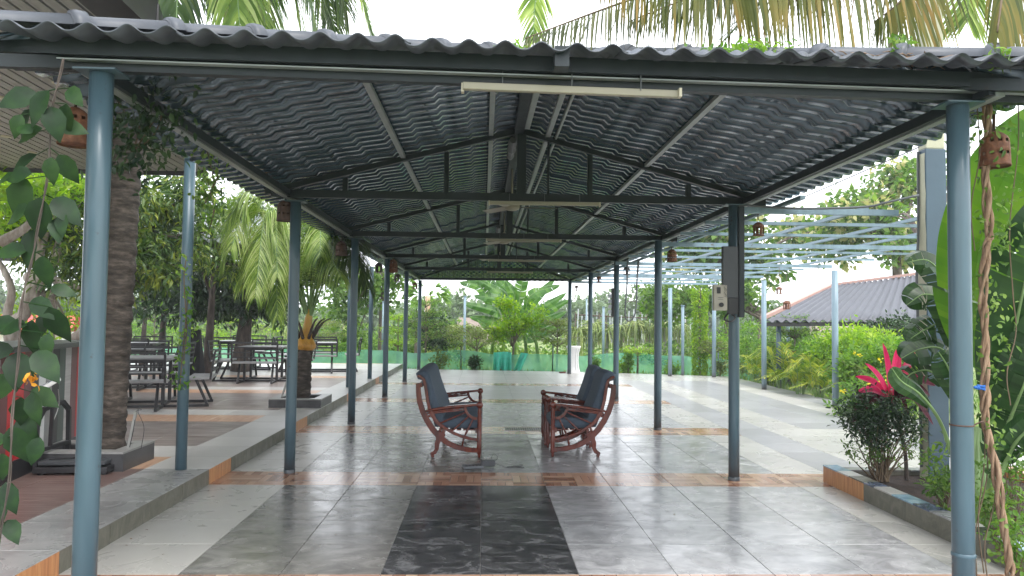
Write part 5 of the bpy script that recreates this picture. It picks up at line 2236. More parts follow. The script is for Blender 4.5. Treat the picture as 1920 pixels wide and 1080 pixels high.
for i, (px, py, ln, an) in enumerate(LV):
    Y = 3.38+random.uniform(-.12, .12)
    p = at(px, py, Y)-lvb
    s_ = ln/CF*Y*random.uniform(.75, 1.05)
    a = radians(an+random.uniform(-12, 12))
    d = Vector((cos(a), random.uniform(-.45, .25), -sin(a))).normalized()
    nn = Vector((random.uniform(-.5, .5), -1, random.uniform(.1, .9)))
    sd = d.cross(nn).normalized()
    nn = sd.cross(d)
    o = bpy.data.objects.new('leaf', BLM)
    link(o, lv)
    o.matrix_local = Matrix(((d.x*s_, sd.x*s_, nn.x*s_, p.x), (d.y*s_, sd.y*s_, nn.y*s_, p.y), (d.z*s_, sd.z*s_, nn.z*s_, p.z), (0, 0, 0, 1)))
m = MB()
for i, (px, py, ln, an) in enumerate(LV[::2]):
    q = min(VP, key=lambda v: abs(v.z-at(px, py, 3.38).z-.02))
    m.tube([q-lvb, at(px, py, 3.38)-lvb], .0025, 4, False)
tag(m.build('leaf_stalks', M['strel'], lv), kind='stuff')
leaves('blossom', [tuple(at(58, 705, 3.3)-lvb+Vector((random.gauss(0, .012), random.gauss(0, .01), random.gauss(0, .015)))) for _ in range(14)], rand_unit(14)+np.array([0, 0, -1]), rand_unit(14), .035, .02, leafmat('orange_flower', [(.1, (.75, .28, .02)), (.9, (.85, .45, .05))], .6, .3, (1, 1, .5)), lv, T_LEAF)

# creeper over the front left corner and round the third post
for (lab, pts, n_, spread, Y, ls, mt) in [
    ('dark leafy creeper hanging under the eave right of the front left post', [(215, 175), (240, 220), (262, 240), (250, 285), (300, 210), (290, 250), (235, 300)], 520, 30, 4.3, .06, 'dark_leaf'),
    ('thin creeper hanging below the eave by the vine covered post', [(300, 225), (340, 245), (380, 265), (395, 310), (400, 345), (385, 380), (410, 330)], 170, 14, 5.6, .055, 'mid'),
    ('light creeper climbing the platform post beside the coconut trunk', [(350, 480), (345, 520), (348, 580), (350, 620), (346, 660), (343, 700), (338, 715), (352, 560)], 190, 9, 6.95, .055, 'bright'),
    ('leafy trailing creeper on the eave edge over the dwarf palm', [(385, 330), (395, 360), (400, 400), (392, 430), (405, 385)], 120, 10, 7.4, .06, 'mid')]:
    q0 = at(pts[0][0], pts[0][1], Y)
    t = thing('creeper', lab, 'creeper', q0, 0)
    PP = [at(x, y, Y+random.uniform(-.1, .1))-q0 for x, y in pts]
    m = MB()
    sp_ = spline(PP, 40)
    m.tube(sp_, .005, 5)
    m.build('stem', M['ropewood'], t)
    sc_ = spread/CF*Y
    b_ = np.array([tuple(random.choice(sp_)) for _ in range(n_)])+RNG.normal(size=(n_, 3))*sc_
    leaves('foliage', b_, rand_unit(n_)+np.array([0, 0, -.7]), rand_unit(n_)+np.array([0, -.6, .4]), RNG.uniform(.6, 1.2, n_)*ls, RNG.uniform(.35, .6, n_)*ls, M[mt], t, T_LEAF)

# ---- weeds and litter on the roof edge
for (lab, px, py, Y, w_, h_, n_, mt) in [('green creeper mat with lilac buds growing over the roof edge', 1405, 95, 4.6, 62, 12, 260, 'bright'),
                                         ('small green weed on the ridge cap left of the drooping frond', 962, 92, 5.0, 26, 10, 70, 'bright'),
                                         ('sparse green sprig standing above the roof litter', 1690, 84, 4.3, 20, 12, 60, 'mid'),
                                         ('sparse green weed at the right end of the roof ridge', 1880, 108, 3.9, 22, 12, 40, 'bright')]:
    q0 = at(px, py+14, Y)
    t = thing('roof_weed', lab, 'weed', q0)
    b_ = np.array([tuple(at(px+random.gauss(0, w_*.6), py+random.gauss(0, h_*.7), Y+random.uniform(-.3, .1))-q0) for _ in range(n_)])
    leaves('foliage', b_, rand_unit(n_)+np.array([0, 0, .3]), rand_unit(n_)+np.array([0, -.3, 1]), RNG.uniform(.03, .07, n_), RNG.uniform(.015, .028, n_), M[mt], t, T_LEAF)
    m = MB()
    for k in range(14):
        a_, c_2 = Vector(b_[random.randrange(n_)]), Vector(b_[random.randrange(n_)])
        m.tube(spline([a_, a_.lerp(c_2, .5)+Vector((0, 0, -.03)), c_2], 6), .002, 4)
    m.build('stems', M['stalk'], t)
q0 = at(1780, 118, 3.95)
m = MB()
for k in range(260):
    x_ = random.uniform(1560, 1915)
    dens = 1 if x_ > 1640 else .3
    if random.random() > dens:
        continue
    a_ = at(x_, 106+(x_-1560)*.045+random.gauss(0, 6), random.uniform(3.85, 4.1))-q0
    d_ = Vector((random.uniform(-.12, .12), random.uniform(-.05, .05), random.uniform(-.025, .02)))
    m.tube([a_, a_+d_*.5+Vector((0, 0, .008)), a_+d_], [.003, .004, .001], 4)
o = m.build('leaf_litter', M['thatch'])
o.location = q0
tag(o, 'dry brown twigs and leaf litter caught along the roof edge', 'leaf litter', kind='stuff')

# ---- coconut palm at the right whose fronds droop over the roof
rb = Vector((6.3, 7.6, 0))
rp = thing('coconut_palm', 'coconut palm right of the pavilion with yellowing fronds drooping over the roof', 'palm tree', rb)
hub = Vector((4.9, 6.6, 7.2))
coconut_trunk(rp, [rb-rb, Vector((-.2, -.1, 2)), Vector((-.7, -.5, 5)), hub-rb], .2, .14)
FR = [
    # rachis pixels (x,y,Y) tip last, leaf len, width, mat, droop, n, hangdown
    ([(1700, -260, 6.2), (1480, -110, 5.9), (1250, -25, 5.5), (1110, 25, 5.2), (985, 72, 5.0)], .42, .022, 'frond_g', .9, 80, .5),
    ([(1760, -300, 6.2), (1620, -190, 5.6), (1420, -130, 5.2), (1260, -105, 5.0), (1130, -70, 4.9)], 1.0, .034, 'frond_y', .55, 64, 1.4),
    ([(1760, -300, 6.2), (1700, -160, 5.5), (1560, -105, 5.0), (1440, -70, 4.8), (1370, 0, 4.7)], .85, .032, 'frond_y', .55, 56, 1.1),
    ([(1800, -300, 6.2), (1650, -170, 5.4), (1500, -60, 5.1), (1420, 10, 5.0), (1335, 100, 4.9)], .46, .020, 'frond_d', .3, 90, .0),
    ([(1800, -300, 6.2), (1810, -220, 7.0), (1815, -120, 7.4), (1815, -20, 7.5), (1815, 40, 7.5)], .85, .026, 'frond', .25, 90, .05),
    ([(1820, -300, 6.2), (1860, -200, 5.0), (1885, -100, 4.2), (1880, -20, 3.85), (1870, 60, 3.7)], .42, .030, 'frond_y', .9, 40, 1.0),
    ([(1820, -300, 6.2), (1930, -180, 4.8), (1960, -60, 4.2), (1950, 40, 3.95), (1925, 120, 3.9)], .42, .028, 'frond_y', .9, 40, .8),
    ([(1780, -300, 6.2), (1600, -260, 5.8), (1530, -200, 5.5), (1490, -130, 5.3), (1450, -60, 5.2)], .85, .030, 'frond_y', .6, 60, 1.0),
    ([(1820, -300, 6.2), (1760, -150, 5.6), (1720, -60, 5.4), (1690, 0, 5.3), (1640, 40, 5.3)], .7, .028, 'frond_y', .5, 50, .7),
    ([(1700, -330, 7.0), (1450, -330, 7.4), (1190, -240, 7.6), (1040, -110, 7.6), (1006, -10, 7.6), (1000, 78, 7.6)], .55, .026, 'frond', .35, 90, .0),
    ([(1700, -300, 6.4), (1560, -210, 6.0), (1400, -70, 5.6), (1300, -10, 5.4), (1180, 40, 5.3)], .38, .022, 'frond_g', .8, 80, .6),
]
for (px, lf, wd, mt, dr, nl, hd_) in FR:
    pts = [at(*p)-rb for p in px]
    frond(rp, [hub-rb]+pts, lf, wd, mt, nl, dr, .95, .02, .22, hangdown=hd_, ratt='ropewood' if mt != 'frond' else 'stalk')
for e in ((8, 9, 6), (3.5, 9.8, 6.4), (7.6, 4, 6.2), (6.5, 10, 7.5), (8.2, 6.4, 6.6), (5, 3.4, 6.8)):
    e = Vector(e)
    mid = hub.lerp(e, .5)+Vector((0, 0, .9))
    frond(rp, [hub-rb, mid-rb, e-rb], .7, .03, 'frond', 60, .7, .95, .02, .15)
# ---- garden beyond: grass
n_ = 26000
gx = RNG.uniform(-16, 20, n_)
gy = 23.6+RNG.random(n_)**1.4*16
for i in range(n_):
    if gx[i] > 3:
        gy[i] -= (gx[i]-3)*.5
    if gx[i] > 7.2 and RNG.random() < .5:
        gy[i] = RNG.uniform(10, 22)
ok = (gy > np.where(gx < 3, 23.5, 22.7-(gx-3)*.33)) | (gx > 7.1)
gx, gy = gx[ok], gy[ok]
n_ = len(gx)
P_ = np.stack([gx, gy, np.full(n_, GZ)], 1)
D_ = rand_unit(n_)*.5+np.array([0, 0, 1.])
tag(leaves('grass', P_, D_, rand_unit(n_), RNG.uniform(.08, .24, n_), RNG.uniform(.02, .05, n_), M['grass']), kind='stuff', label='rough green grass in the garden beyond the floor')

# ---- green net fence with posts
fn = thing('net_fence', 'low green shade net fence on thin posts along the end of the floor', 'fence', (0, 24, GZ))
FB = Vector((0, 24, GZ))
fpts = [gp(300, 684), gp(480, 685.5), gp(700, 684), gp(870, 687), gp(1030, 691), gp(1200, 694), gp(1320, 698), gp(1445, 705)]
fpts = [Vector((-13.0, 24.4, 0)), Vector((-9.5, 24.2, 0)), Vector((-6.5, 24.2, 0)), Vector((-3.6, 24.1, 0)), Vector((-.7, 24.0, 0)), Vector((2.2, 23.7, 0)), Vector((4.8, 23.2, 0)), Vector((7.0, 22.2, 0)), Vector((9.5, 20.9, 0))]
hs_ = [.72, .72, .70, .66, .68, .60, .74, .62, .60]
for i in range(len(fpts)-1):
    a, b = fpts[i], fpts[i+1]
    V, F = [], []
    nx, nz = 22, 6
    for ix in range(nx+1):
        u = ix/nx
        p = a.lerp(b, u)
        h = hs_[i]+(hs_[i+1]-hs_[i])*u-.05*sin(pi*u)-.03*sin(u*9+i)
        for iz in range(nz+1):
            v = iz/nz
            off_ = .05*sin(u*17+i*2+v*3)*(.3+v)
            V.append((p.x-FB.x, p.y-FB.y+off_, v*(h-GZ*0)+0.0))
    for ix in range(nx):
        for iz in range(nz):
            k = ix*(nz+1)+iz
            F.append((k, k+nz+1, k+nz+2, k+1))
    mesh_obj('net_panel', V, F, M['net'], fn, smooth=True)
    m = MB()
    p = a-FB
    m.tube([(p.x, p.y, 0), (p.x, p.y, .95 if i % 2 else .8)], .022, 6)
    m.build('post', M['post' if i % 2 else 'darkbark'], fn, True)
# loose bright net gathered in folds near the middle
V, F = [], []
nx, nz = 40, 8
for ix in range(nx+1):
    u = ix/nx
    p = at(925+u*50, 690, 23.7)
    for iz in range(nz+1):
        v = iz/nz
        V.append((p.x-FB.x+(.25*v if u > .7 else 0), p.y-FB.y+.12*sin(u*26)*(1.1-v), v*.68*(1-.12*abs(u-.4))))
for ix in range(nx):
    if 26 < ix < 29:
        continue
    for iz in range(nz):
        k = ix*(nz+1)+iz
        F.append((k, k+nz+1, k+nz+2, k+1))
mm = plain('gathered_bright_net', (.10, .66, .50), .6, .15, 6)
mesh_obj('gathered_net', V, F, mm, fn, smooth=True)

# second net run farther right and blue garden poles
for (px, Y, y0, y1, lab) in ((870, 27, 555, 690, 'thin pale blue garden pole behind the banana clump, left'), (1131, 27, 575, 670, 'thin pale blue garden pole just right of the banana clump'),
                             (1280, 21.6, 572, 700, 'pale blue garden pole standing in the net fence at right'), (1353, 26, 650, 690, 'short pale blue pole in the net fence'),
                             (717, 26, 565, 690, 'pale blue garden pole between the fourth and fifth left posts'), (1478, 20, 585, 690, 'bright blue garden pole under the far pavilion roof'),
                             (1099, 40, 560, 690, 'distant thin white pole in the dragon fruit field')):
    g0 = at(px, y1, Y)
    top = at(px, y0, Y).z
    t = thing('garden_pole', lab, 'pole', (g0.x, Y, GZ), 0, 'thin poles in the garden')
    m = MB()
    m.tube([(0, 0, 0), (0, 0, top-GZ)], .045, 8)
    m.build('pole', M['postlight'], t, True)
    m = MB()
    m.lathe([(.045, 0), (.06, .0), (.06, .03), (.045, .03)], 8, (0, 0, top-GZ-.03))
    m.build('pole_cap', M['postlight'], t)


# ---- tiered umbrella trees
def tier_tree(label, px, py, Y, topy, wpx, mat='olive', tiers=3, n=170, y0tier=None):
    g0 = at(px, py, Y)
    g0.z = GZ
    top = at(px, topy, Y).z-GZ
    r = wpx/CF*Y/2
    t = thing('umbrella_tree', label, 'tree', g0, 0, 'small tiered trees along the net fence')
    m = MB()
    m.tube([(0, 0, 0), (.01, 0, top*.5), (0, 0, top)], [.035, .025, .008], 7)
    pts = []
    lo = .38 if y0tier is None else y0tier
    for k in range(tiers):
        z = top*(lo+(1-lo)*k/max(1, tiers-.4))
        rr = r*(1-.62*k/max(1, tiers-.001))
        nb = 9
        for q in range(nb):
            a = 2*pi*q/nb+k*.4+random.uniform(-.15, .15)
            e = Vector((cos(a)*rr*random.uniform(.8, 1.1), sin(a)*rr*random.uniform(.8, 1.1), z+rr*.32))
            m.tube(spline([(0, 0, z-.05), (e.x*.5, e.y*.5, z+rr*.24), e], 6), [.012, .010, .008, .007, .006, .004, .003], 4, False)
            for s in range(n//(tiers*nb)+2):
                u = random.uniform(.25, 1.05)
                c = Vector((e.x*u, e.y*u, z+rr*.30*u))+Vector((random.gauss(0, .09*rr+.03), random.gauss(0, .09*rr+.03), random.gauss(0, .04)))
                pts.append(tuple(c))
    m.build('trunk', M['bark2'], t, True)
    P_ = np.repeat(np.array(pts), 7, 0)
    k = len(P_)
    P_ = P_+RNG.normal(size=(k, 3))*np.array([.08, .08, .035])
    leaves('crown', P_, rand_unit(k)*np.array([1, 1, .4]), rand_unit(k)*.6+np.array([0, 0, 1]), RNG.uniform(.05, .10, k), RNG.uniform(.03, .05, k), M[mat], t)
    return t


tier_tree('tiered tree with thin trunk seen left of the third left post', 594, 684, 24.6, 600, 120, 'olive', 2, 200, .55)
tier_tree('tall tiered tree between the fourth and fifth left posts', 797, 690, 24.6, 560, 120, 'mid', 4, 320, .42)
tier_tree('wide flat topped tree left of the banana clump', 893, 690, 24.6, 622, 190, 'olive', 2, 330, .58)
tier_tree('flat topped tree right of the yellow green tree', 1044, 700, 23.9, 600, 110, 'olive', 3, 240, .52)
tier_tree('small bare stemmed tree in front of the net at right', 1195, 708, 22.4, 648, 66, 'lime', 1, 60, .75)
tier_tree('small tiered tree by the vine column', 1336, 706, 21.5, 640, 70, 'olive', 2, 90, .7)
tier_tree('bright tiered tree behind the picnic sets', 430, 690, 25.5, 560, 190, 'lime', 3, 380, .35)
tier_tree('tiered tree seen between the two trunks at left', 287, 690, 26, 560, 130, 'bright', 3, 260, .45)
tier_tree('tiered tree right of the first pergola post', 1490, 700, 18, 590, 130, 'mid', 4, 330, .35)
tier_tree('slim tiered tree beside the fourth left post', 745, 690, 25.5, 585, 80, 'lime', 3, 160, .4)

# ---- trees
tree('mango_tree', 'big mango tree filling the view behind the near palm trunk', 'tree', (-7.2, 15.2, PZ), [(-7.2, 15.2, PZ), (-7.3, 15.2, 1.2), (-7.0, 15.1, 2.2), (-6.8, 15, 3)],
     [(*at(300, 395, 14.5), 1.5, 1.2, .9), (*at(110, 420, 14.0), 1.5, 1.2, 1.0), (*at(300, 480, 14), 1.0, 1.0, .55), (*at(190, 500, 13.5), .9, 1, .6), (*at(60, 360, 14.5), 1.4, 1, .7), (*at(430, 480, 15.5), .9, .9, .5)],
     520, 26, .26, .17, .052, M['mango'], M['darkbark'], .17, nb=16, hang=.5, template=T_LEAF)
tree('mango_tree', 'second mango tree behind the dwarf palm, dark and dense', 'tree', (-6.2, 19.5, PZ), [(-6.2, 19.5, PZ), (-6.1, 19.5, 1.3), (-6.0, 19.5, 2.6)],
     [(*at(470, 520, 19), 1.4, 1.2, .8), (*at(470, 560, 19.5), 1.3, 1, .8), (*at(380, 540, 19.5), 1.1, 1, .9), (*at(330, 560, 20), 1.2, 1, .7)],
     380, 22, .3, .2, .07, M['dark_leaf'], M['darkbark'], .2, nb=12, hang=.4)
for (px, Y, w, lab) in ((300, 20.5, .09, 'dark tree trunk left of the vine covered post'), (388, 17.8, .10, 'dark leaning trunk behind the vine covered post'), (265, 21.5, .07, 'slim pale trunk behind the picnic sets')):
    g0 = at(px, 690, Y)
    g0.z = PZ
    t = tree('garden_tree', lab, 'tree', tuple(g0), [tuple(g0), (g0.x+.05, Y, 1.4), (g0.x+.1, Y, 3.0)], [(g0.x, Y, 3.6, 1.4, 1.2, .7)], 90, 20, .28, .2, .07, M['dark_leaf' if px != 265 else 'mid'], M['darkbark'], w, nb=6)
tree('frangipani_tree', 'pale crooked branching tree at the far left edge', 'tree', (-9.3, 14.6, PZ), [(-8.9, 14.6, PZ), at(30, 660, 13.6), at(18, 610, 13.4), at(45, 590, 13.4), at(62, 520, 13.3), at(110, 490, 13.3)],
     [(*at(60, 400, 13), .9, .8, .6), (*at(20, 350, 12.5), .8, .8, .5), (*at(130, 350, 13), .7, .7, .5), (*at(90, 600, 16), .8, .8, .5)], 130, 16, .2, .16, .06, M['lime'], M['palebark'], .13, nb=10)
t = [o for o in bpy.data.objects if o.name.startswith('frangipani')][0]
tb = t.location
for pth_ in ([(20, 640, 13.4), (14, 590, 13.4), (22, 545, 13.4), (4, 500, 13.4), (-20, 470, 13.4)], [(130, 640, 12.6), (170, 610, 12.6), (210, 560, 12.5)], [(50, 520, 13.3), (100, 525, 13.2), (150, 540, 13)], [(0, 455, 12), (50, 425, 12), (60, 400, 12)], [(100, 690, 13), (140, 640, 12.8), (165, 590, 12.7)]):
    P_ = spline([at(*p)-tb for p in pth_], 12)
    m = MB()
    m.tube(P_, [.09*(1-.05*i) for i in range(13)], 8)
    m.build('branch', M['palebark'], t, True)

# right background
tree('teak_tree', 'tall tree with large leaves and pale blossom above the open pergola', 'tree', (9.0, 27, GZ), [(9.0, 27, GZ), (8.9, 27, 2), (9.1, 27, 4)],
     [(*at(1360, 440, 27), 1.7, 1.3, 1.2), (*at(1290, 480, 27), 1.1, 1, .9), (*at(1420, 500, 27), 1.4, 1, .8), (*at(1500, 440, 28), 1.2, 1, .8)], 260, 12, .36, .30, .20, M['mid'], M['bark2'], .2, nb=10, second=(M['blossom'], .25))
tree('teak_tree', 'blossoming tree right of the pergola between roof eave and concrete column', 'tree', (13.6, 24, GZ), [(13.6, 24, GZ), (13.5, 24, 2.5), (13.4, 24, 5)],
     [(*at(1620, 400, 24), 1.3, 1.1, .9), (*at(1680, 450, 24), 1.2, 1, .9), (*at(1560, 450, 25), 1, 1, .7), (*at(1700, 340, 24), 1.0, 1, .8), (*at(1600, 480, 25), .6, .6, .3)], 250, 12, .34, .26, .17, M['mid'], M['bark2'], .2, nb=10, second=(M['blossom'], .4))
tree('garden_tree', 'leafy tree seen low between the pergola posts and vine column', 'tree', (9.2, 24.5, GZ), [(9.2, 24.5, GZ), (9.1, 24.5, 1), (9.2, 24.5, 2)],
     [(*at(1240, 560, 26), .9, 1, .8), (*at(1330, 560, 25), 1.2, 1, .7), (*at(1400, 560, 25), .8, .8, .7)], 170, 14, .3, .22, .13, M['mid'], M['bark2'], .12, nb=8)
tree('garden_tree', 'sparse tree behind the right front post near the hanging lantern', 'tree', (6.6, 11, GZ), [(6.6, 11, GZ), (6.7, 11, 1.8), (6.5, 11, 3)],
     [(*at(1700, 330, 11), .28, .4, .28), (*at(1790, 330, 11), .5, .5, .5), (*at(1680, 420, 12), .25, .3, .5)], 70, 10, .16, .11, .05, M['mid'], M['bark2'], .07, nb=8)
tree('garden_tree', 'leafy tree showing between the left posts above the net', 'tree', (-3.6, 27, GZ), [(-3.6, 27, GZ), (-3.6, 27, 2), (-3.5, 27, 3.4)],
     [(*at(700, 545, 27), 1.2, 1, .9), (*at(755, 520, 27), .7, .8, .5), (*at(640, 560, 27), 1.0, 1, .8), (*at(660, 630, 27), .9, .8, .5)], 200, 14, .28, .2, .12, M['mid'], M['bark2'], .13, nb=10)
tree('garden_tree', 'round dark tree behind the fifth left post', 'tree', (-2.6, 30, GZ), [(-2.6, 30, GZ), (-2.6, 30, 1), (-2.6, 30, 1.6)],
     [(*at(800, 610, 30), .95, .9, .5), (*at(830, 640, 30), .8, .8, .4)], 130, 22, .2, .14, .07, M['dark_leaf'], M['bark2'], .12, nb=8)
tree('yellow_green_tree', 'glowing yellow green young tree in front of the banana clump', 'tree', (.95, 23.95, GZ), [(.95, 23.95, GZ), (.96, 23.95, .5), (.97, 23.95, 1)],
     [(*at(965, 610, 23.9), .52, .5, .38), (*at(950, 570, 23.9), .36, .4, .28), (*at(1000, 590, 23.9), .4, .4, .35), (*at(935, 625, 23.9), .35, .4, .25)], 120, 12, .16, .12, .07, M['lime'], M['bark2'], .04, nb=12)
t = thing('fan_palm', 'fan palm with orange trunk seen past the last left post', 'palm tree', (-2.9, 38, GZ))
tb = Vector((-2.9, 38, GZ))
m = MB()
m.tube([at(806, 690, 38)-tb, at(802, 600, 38)-tb, at(802, 555, 38)-tb], [.22, .16, .13], 8)
m.build('trunk', M['orange_t'], t, True)
hb = at(802, 550, 38)-tb
for k in range(16):
    a = k*2*pi/16*1.9
    e = Vector((cos(a), sin(a)*.6, random.uniform(-.5, .6))).normalized()
    c = hb+e*.7
    n2 = 11
    D_ = [e+Vector((random.gauss(0, .25), random.gauss(0, .2), random.gauss(0, .3))) for _ in range(n2)]
    droop_strips('leaf', [tuple(c)]*n2, [tuple(d) for d in D_], rand_unit(n2), RNG.uniform(.5, .75, n2), .12, .5, M['bright'], t)

# bushes at the right
bi = 0
for (px, py, Y, r, h, mt, lab) in [(1400, 640, 22.5, 1.0, 1.1, 'bright', 'rounded bush behind the electric box post'), (1440, 680, 20.5, .8, .6, 'mid', 'low green bush left of the first pergola post'),
                                   (1590, 645, 15.4, .62, .75, 'lime', 'yellow green topped bush under the far pavilion'), (1612, 690, 13.6, .5, .5, 'bright', 'feathery bush right of the pergola post'),
                                   (1690, 675, 13.2, .6, .65, 'bright', 'feathery bush beside the pink cordyline'), (1540, 665, 16.5, .55, .5, 'bright', 'bright bush behind the second pergola post'),
                                   (1690, 625, 16.5, .7, .6, 'dark_leaf', 'grey green bush under the right end of the far roof'), (1370, 650, 25, .8, .7, 'lime', 'pale bush behind the net at right'),
                                   (1480, 650, 20, .9, .7, 'mid', 'wide bush under the left end of the far roof'), (1645, 650, 16.0, .55, .55, 'lime', 'lime bush below the far pavilion post')]:
    q = at(px, py, Y)
    tree('garden_bush', lab, 'bush', (q.x, q.y, GZ), [(q.x, q.y, GZ), (q.x, q.y, .1), (q.x, q.y, max(.2, q.z))], [(q.x, q.y, q.z, r, r, h*.6), (q.x+.2, q.y-.3, max(.1, q.z*.5), r*.95, r*.8, h*.5)],
         150, 18, .2, .10, .05, M[mt], M['bark2'], .04, 'bushes beyond the right edge of the floor', 7)
# cassia flowers
q = at(1660, 665, 12.4)
b_ = np.array([tuple(at(random.uniform(1575, 1710), random.uniform(650, 745), random.uniform(11.6, 12.0))) for _ in range(16)])
bf = thing('flowering_bush', 'bush dotted with yellow flowers behind the pink cordyline', 'bush', (q.x, q.y, GZ))
bb = Vector((q.x, q.y, GZ))
crown('foliage', [(0, 0, .45, .7, .5, .42), (-.5, -.1, .3, .4, .4, .35)], 120, 16, .2, .10, .04, M['bright'], bf, .4)
pp = np.repeat(b_, 9, 0)-np.array(tuple(bb))+RNG.normal(size=(16*9, 3))*.014
tag(leaves('flowers', pp, rand_unit(144), rand_unit(144), .035, .03, M['yellow'], bf), kind='stuff')
m = MB()
m.tube([(0, 0, 0), (0, 0, .5)], [.03, .02], 6)
m.build('stem', M['bark2'], bf)


# areca palms
def areca(label, px, py, Y, h, n=12, mat='areca', group='golden cane palms by the floor edge'):
    g0 = gp(px, py, GZ) if Y is None else at(px, py, Y)
    g0.z = GZ
    t = thing('cane_palm', label, 'palm', g0, 0, group)
    for k in range(n):
        a = k*2.4+random.uniform(-.3, .3)
        r = h*random.uniform(.4, .75)
        zt = h*random.uniform(.35, 1.0)
        b0 = Vector((cos(a)*.05, sin(a)*.05, .05))
        e = Vector((cos(a)*r, sin(a)*r, zt*.8))
        mid = Vector((cos(a)*r*.45, sin(a)*r*.45, zt))
        frond(t, [b0, b0.lerp(mid, .5)+Vector((0, 0, h*.12)), mid, e], h*.26, .028, mat, 22, .35, .8, .010, .25)
    return t


areca('golden cane palm right of the first pergola post', 1465, 728, 17.6, 1.25, 13)
areca('low golden cane palm between the two pergola posts, nearer the left one', 1500, 745, 16.2, .85, 12)
areca('golden cane palm just left of the second pergola post', 1535, 745, 15.6, 1.15, 12)
areca('brownish cane palm with bare stems right of the second pergola post', 1608, 770, 13.5, 1.0, 9, 'olive')
areca('cane palm by the left foot of the first pergola post', 1415, 712, 19.5, .9, 9, 'areca')
areca('small cane palm against the net at the right end', 1385, 708, 20.5, .8, 7, 'olive')

# vine covered pole
q = gp(1312, 703)
t = thing('vine_column', 'pole completely wrapped in bright green creeper at the end of the pergola', 'creeper', (q.x, q.y, 0))
m = MB()
hh = at(1312, 540, q.y).z
m.tube([(0, 0, 0), (0, 0, hh)], .04, 8)
m.build('stem', M['bark2'], t)
n_ = 2600
zz = RNG.random(n_)*hh
rr = .12+.07*RNG.random(n_)+.06*np.maximum(0, zz/hh-.5)
aa = RNG.random(n_)*2*pi
P_ = np.stack([np.cos(aa)*rr, np.sin(aa)*rr, zz], 1)
leaves('foliage', P_, np.stack([np.cos(aa), np.sin(aa), -.8+0*aa], 1)+rand_unit(n_)*.5, rand_unit(n_)+np.array([0, -.5, .5]), .09, .05, M['lime'], t)

# ---- banana clump
cb0 = at(965, 660, 28)
cb0.z = GZ
bt = thing('banana_clump', 'clump of tall banana plants behind the yellow green tree', 'banana plant', cb0)
BL = [((880, 545), (862, 535)), ((905, 540), (872, 527)), ((935, 560), (893, 528)), ((965, 560), (948, 532)), ((985, 540), (985, 505)), ((1010, 560), (1050, 540)), ((1000, 600), (1062, 555)), ((1020, 600), (1068, 568)),
      ((915, 590), (870, 575)), ((925, 610), (880, 600)), ((960, 600), (915, 548)), ((1010, 620), (1062, 590)), ((1005, 640), (1058, 610)), ((940, 640), (895, 605)), ((975, 590), (938, 560)), ((1000, 580), (1040, 528)), ((960, 560), (930, 528)), ((930, 570), (888, 560))]
for i, ((mx_, my_), (tx, ty)) in enumerate(BL):
    Y = 28+random.uniform(-.9, .9)
    root = at(960+(mx_-960)*.25, 640, 28)-cb0
    e = at(tx, ty-6, Y)-cb0
    mm_ = at((mx_+960)/2*.5+mx_*.5, my_-8, Y)-cb0
    paddle_leaf(bt, [root, root.lerp(mm_, .5)+Vector((0, 0, .25)), mm_, e], .52, 'banana', 5, .35, (random.uniform(-.4, .4), -.8, .6), 30, i, .03, .35)
m = MB()
for k in range(5):
    x_ = (k-2)*.45
    m.tube([(x_, random.uniform(-.3, .3), 0), (x_*.9, 0, .8), (x_*.6, 0, 1.5)], [.07, .06, .04], 8)
m.build('pseudostem', M['mid'], bt, True)


# ---- dragon fruit rows
def dragon(px, Y, lab, h=1.25, n=70, kind='thing'):
    q = at(px, 650, Y)
    t = thing('dragon_fruit_plant', lab, 'cactus', (q.x, Y, GZ), 0, 'dragon fruit plants on posts in rows')
    m = MB()
    m.box((0, 0, h*.45), (.1, .1, h*.9))
    m.build('post', M['gstone'], t)
    pts, ds, ns = [], [], []
    for k in range(n):
        a = random.uniform(0, 2*pi)
        pts.append((cos(a)*.1, sin(a)*.1, h*random.uniform(.85, 1.05)))
        ds.append((cos(a), sin(a), random.uniform(.2, .8)))
        ns.append((random.uniform(-1, 1), random.uniform(-1, 1), 1))
    droop_strips('stems', pts, ds, ns, RNG.uniform(.55, 1.2, n), .06, RNG.uniform(.5, 2.0, n), M['cactus'], t, 6)
    return t


k = 0
words = ['first', 'second', 'third', 'fourth', 'fifth', 'sixth', 'seventh', 'eighth', 'ninth', 'tenth', 'eleventh']
for i, px in enumerate((1085, 1112, 1138, 1165, 1192, 1218, 1246, 1272)):
    dragon(px, 30.5+.4*(i % 2), 'drooping dragon fruit plant, %s from the left in the row right of the banana clump' % words[i], random.uniform(1.3, 1.65), 120)
for i, px in enumerate((835, 862, 890)):
    dragon(px, 31.5, 'dull dragon fruit plant, %s from left in the row left of the banana' % words[i], 1.3, 120)
for i, px in enumerate((470, 505, 540, 640)):
    dragon(px, 33, 'distant dragon fruit plant, %s from the left in the row behind the dwarf palm' % words[i], 1.3, 50)

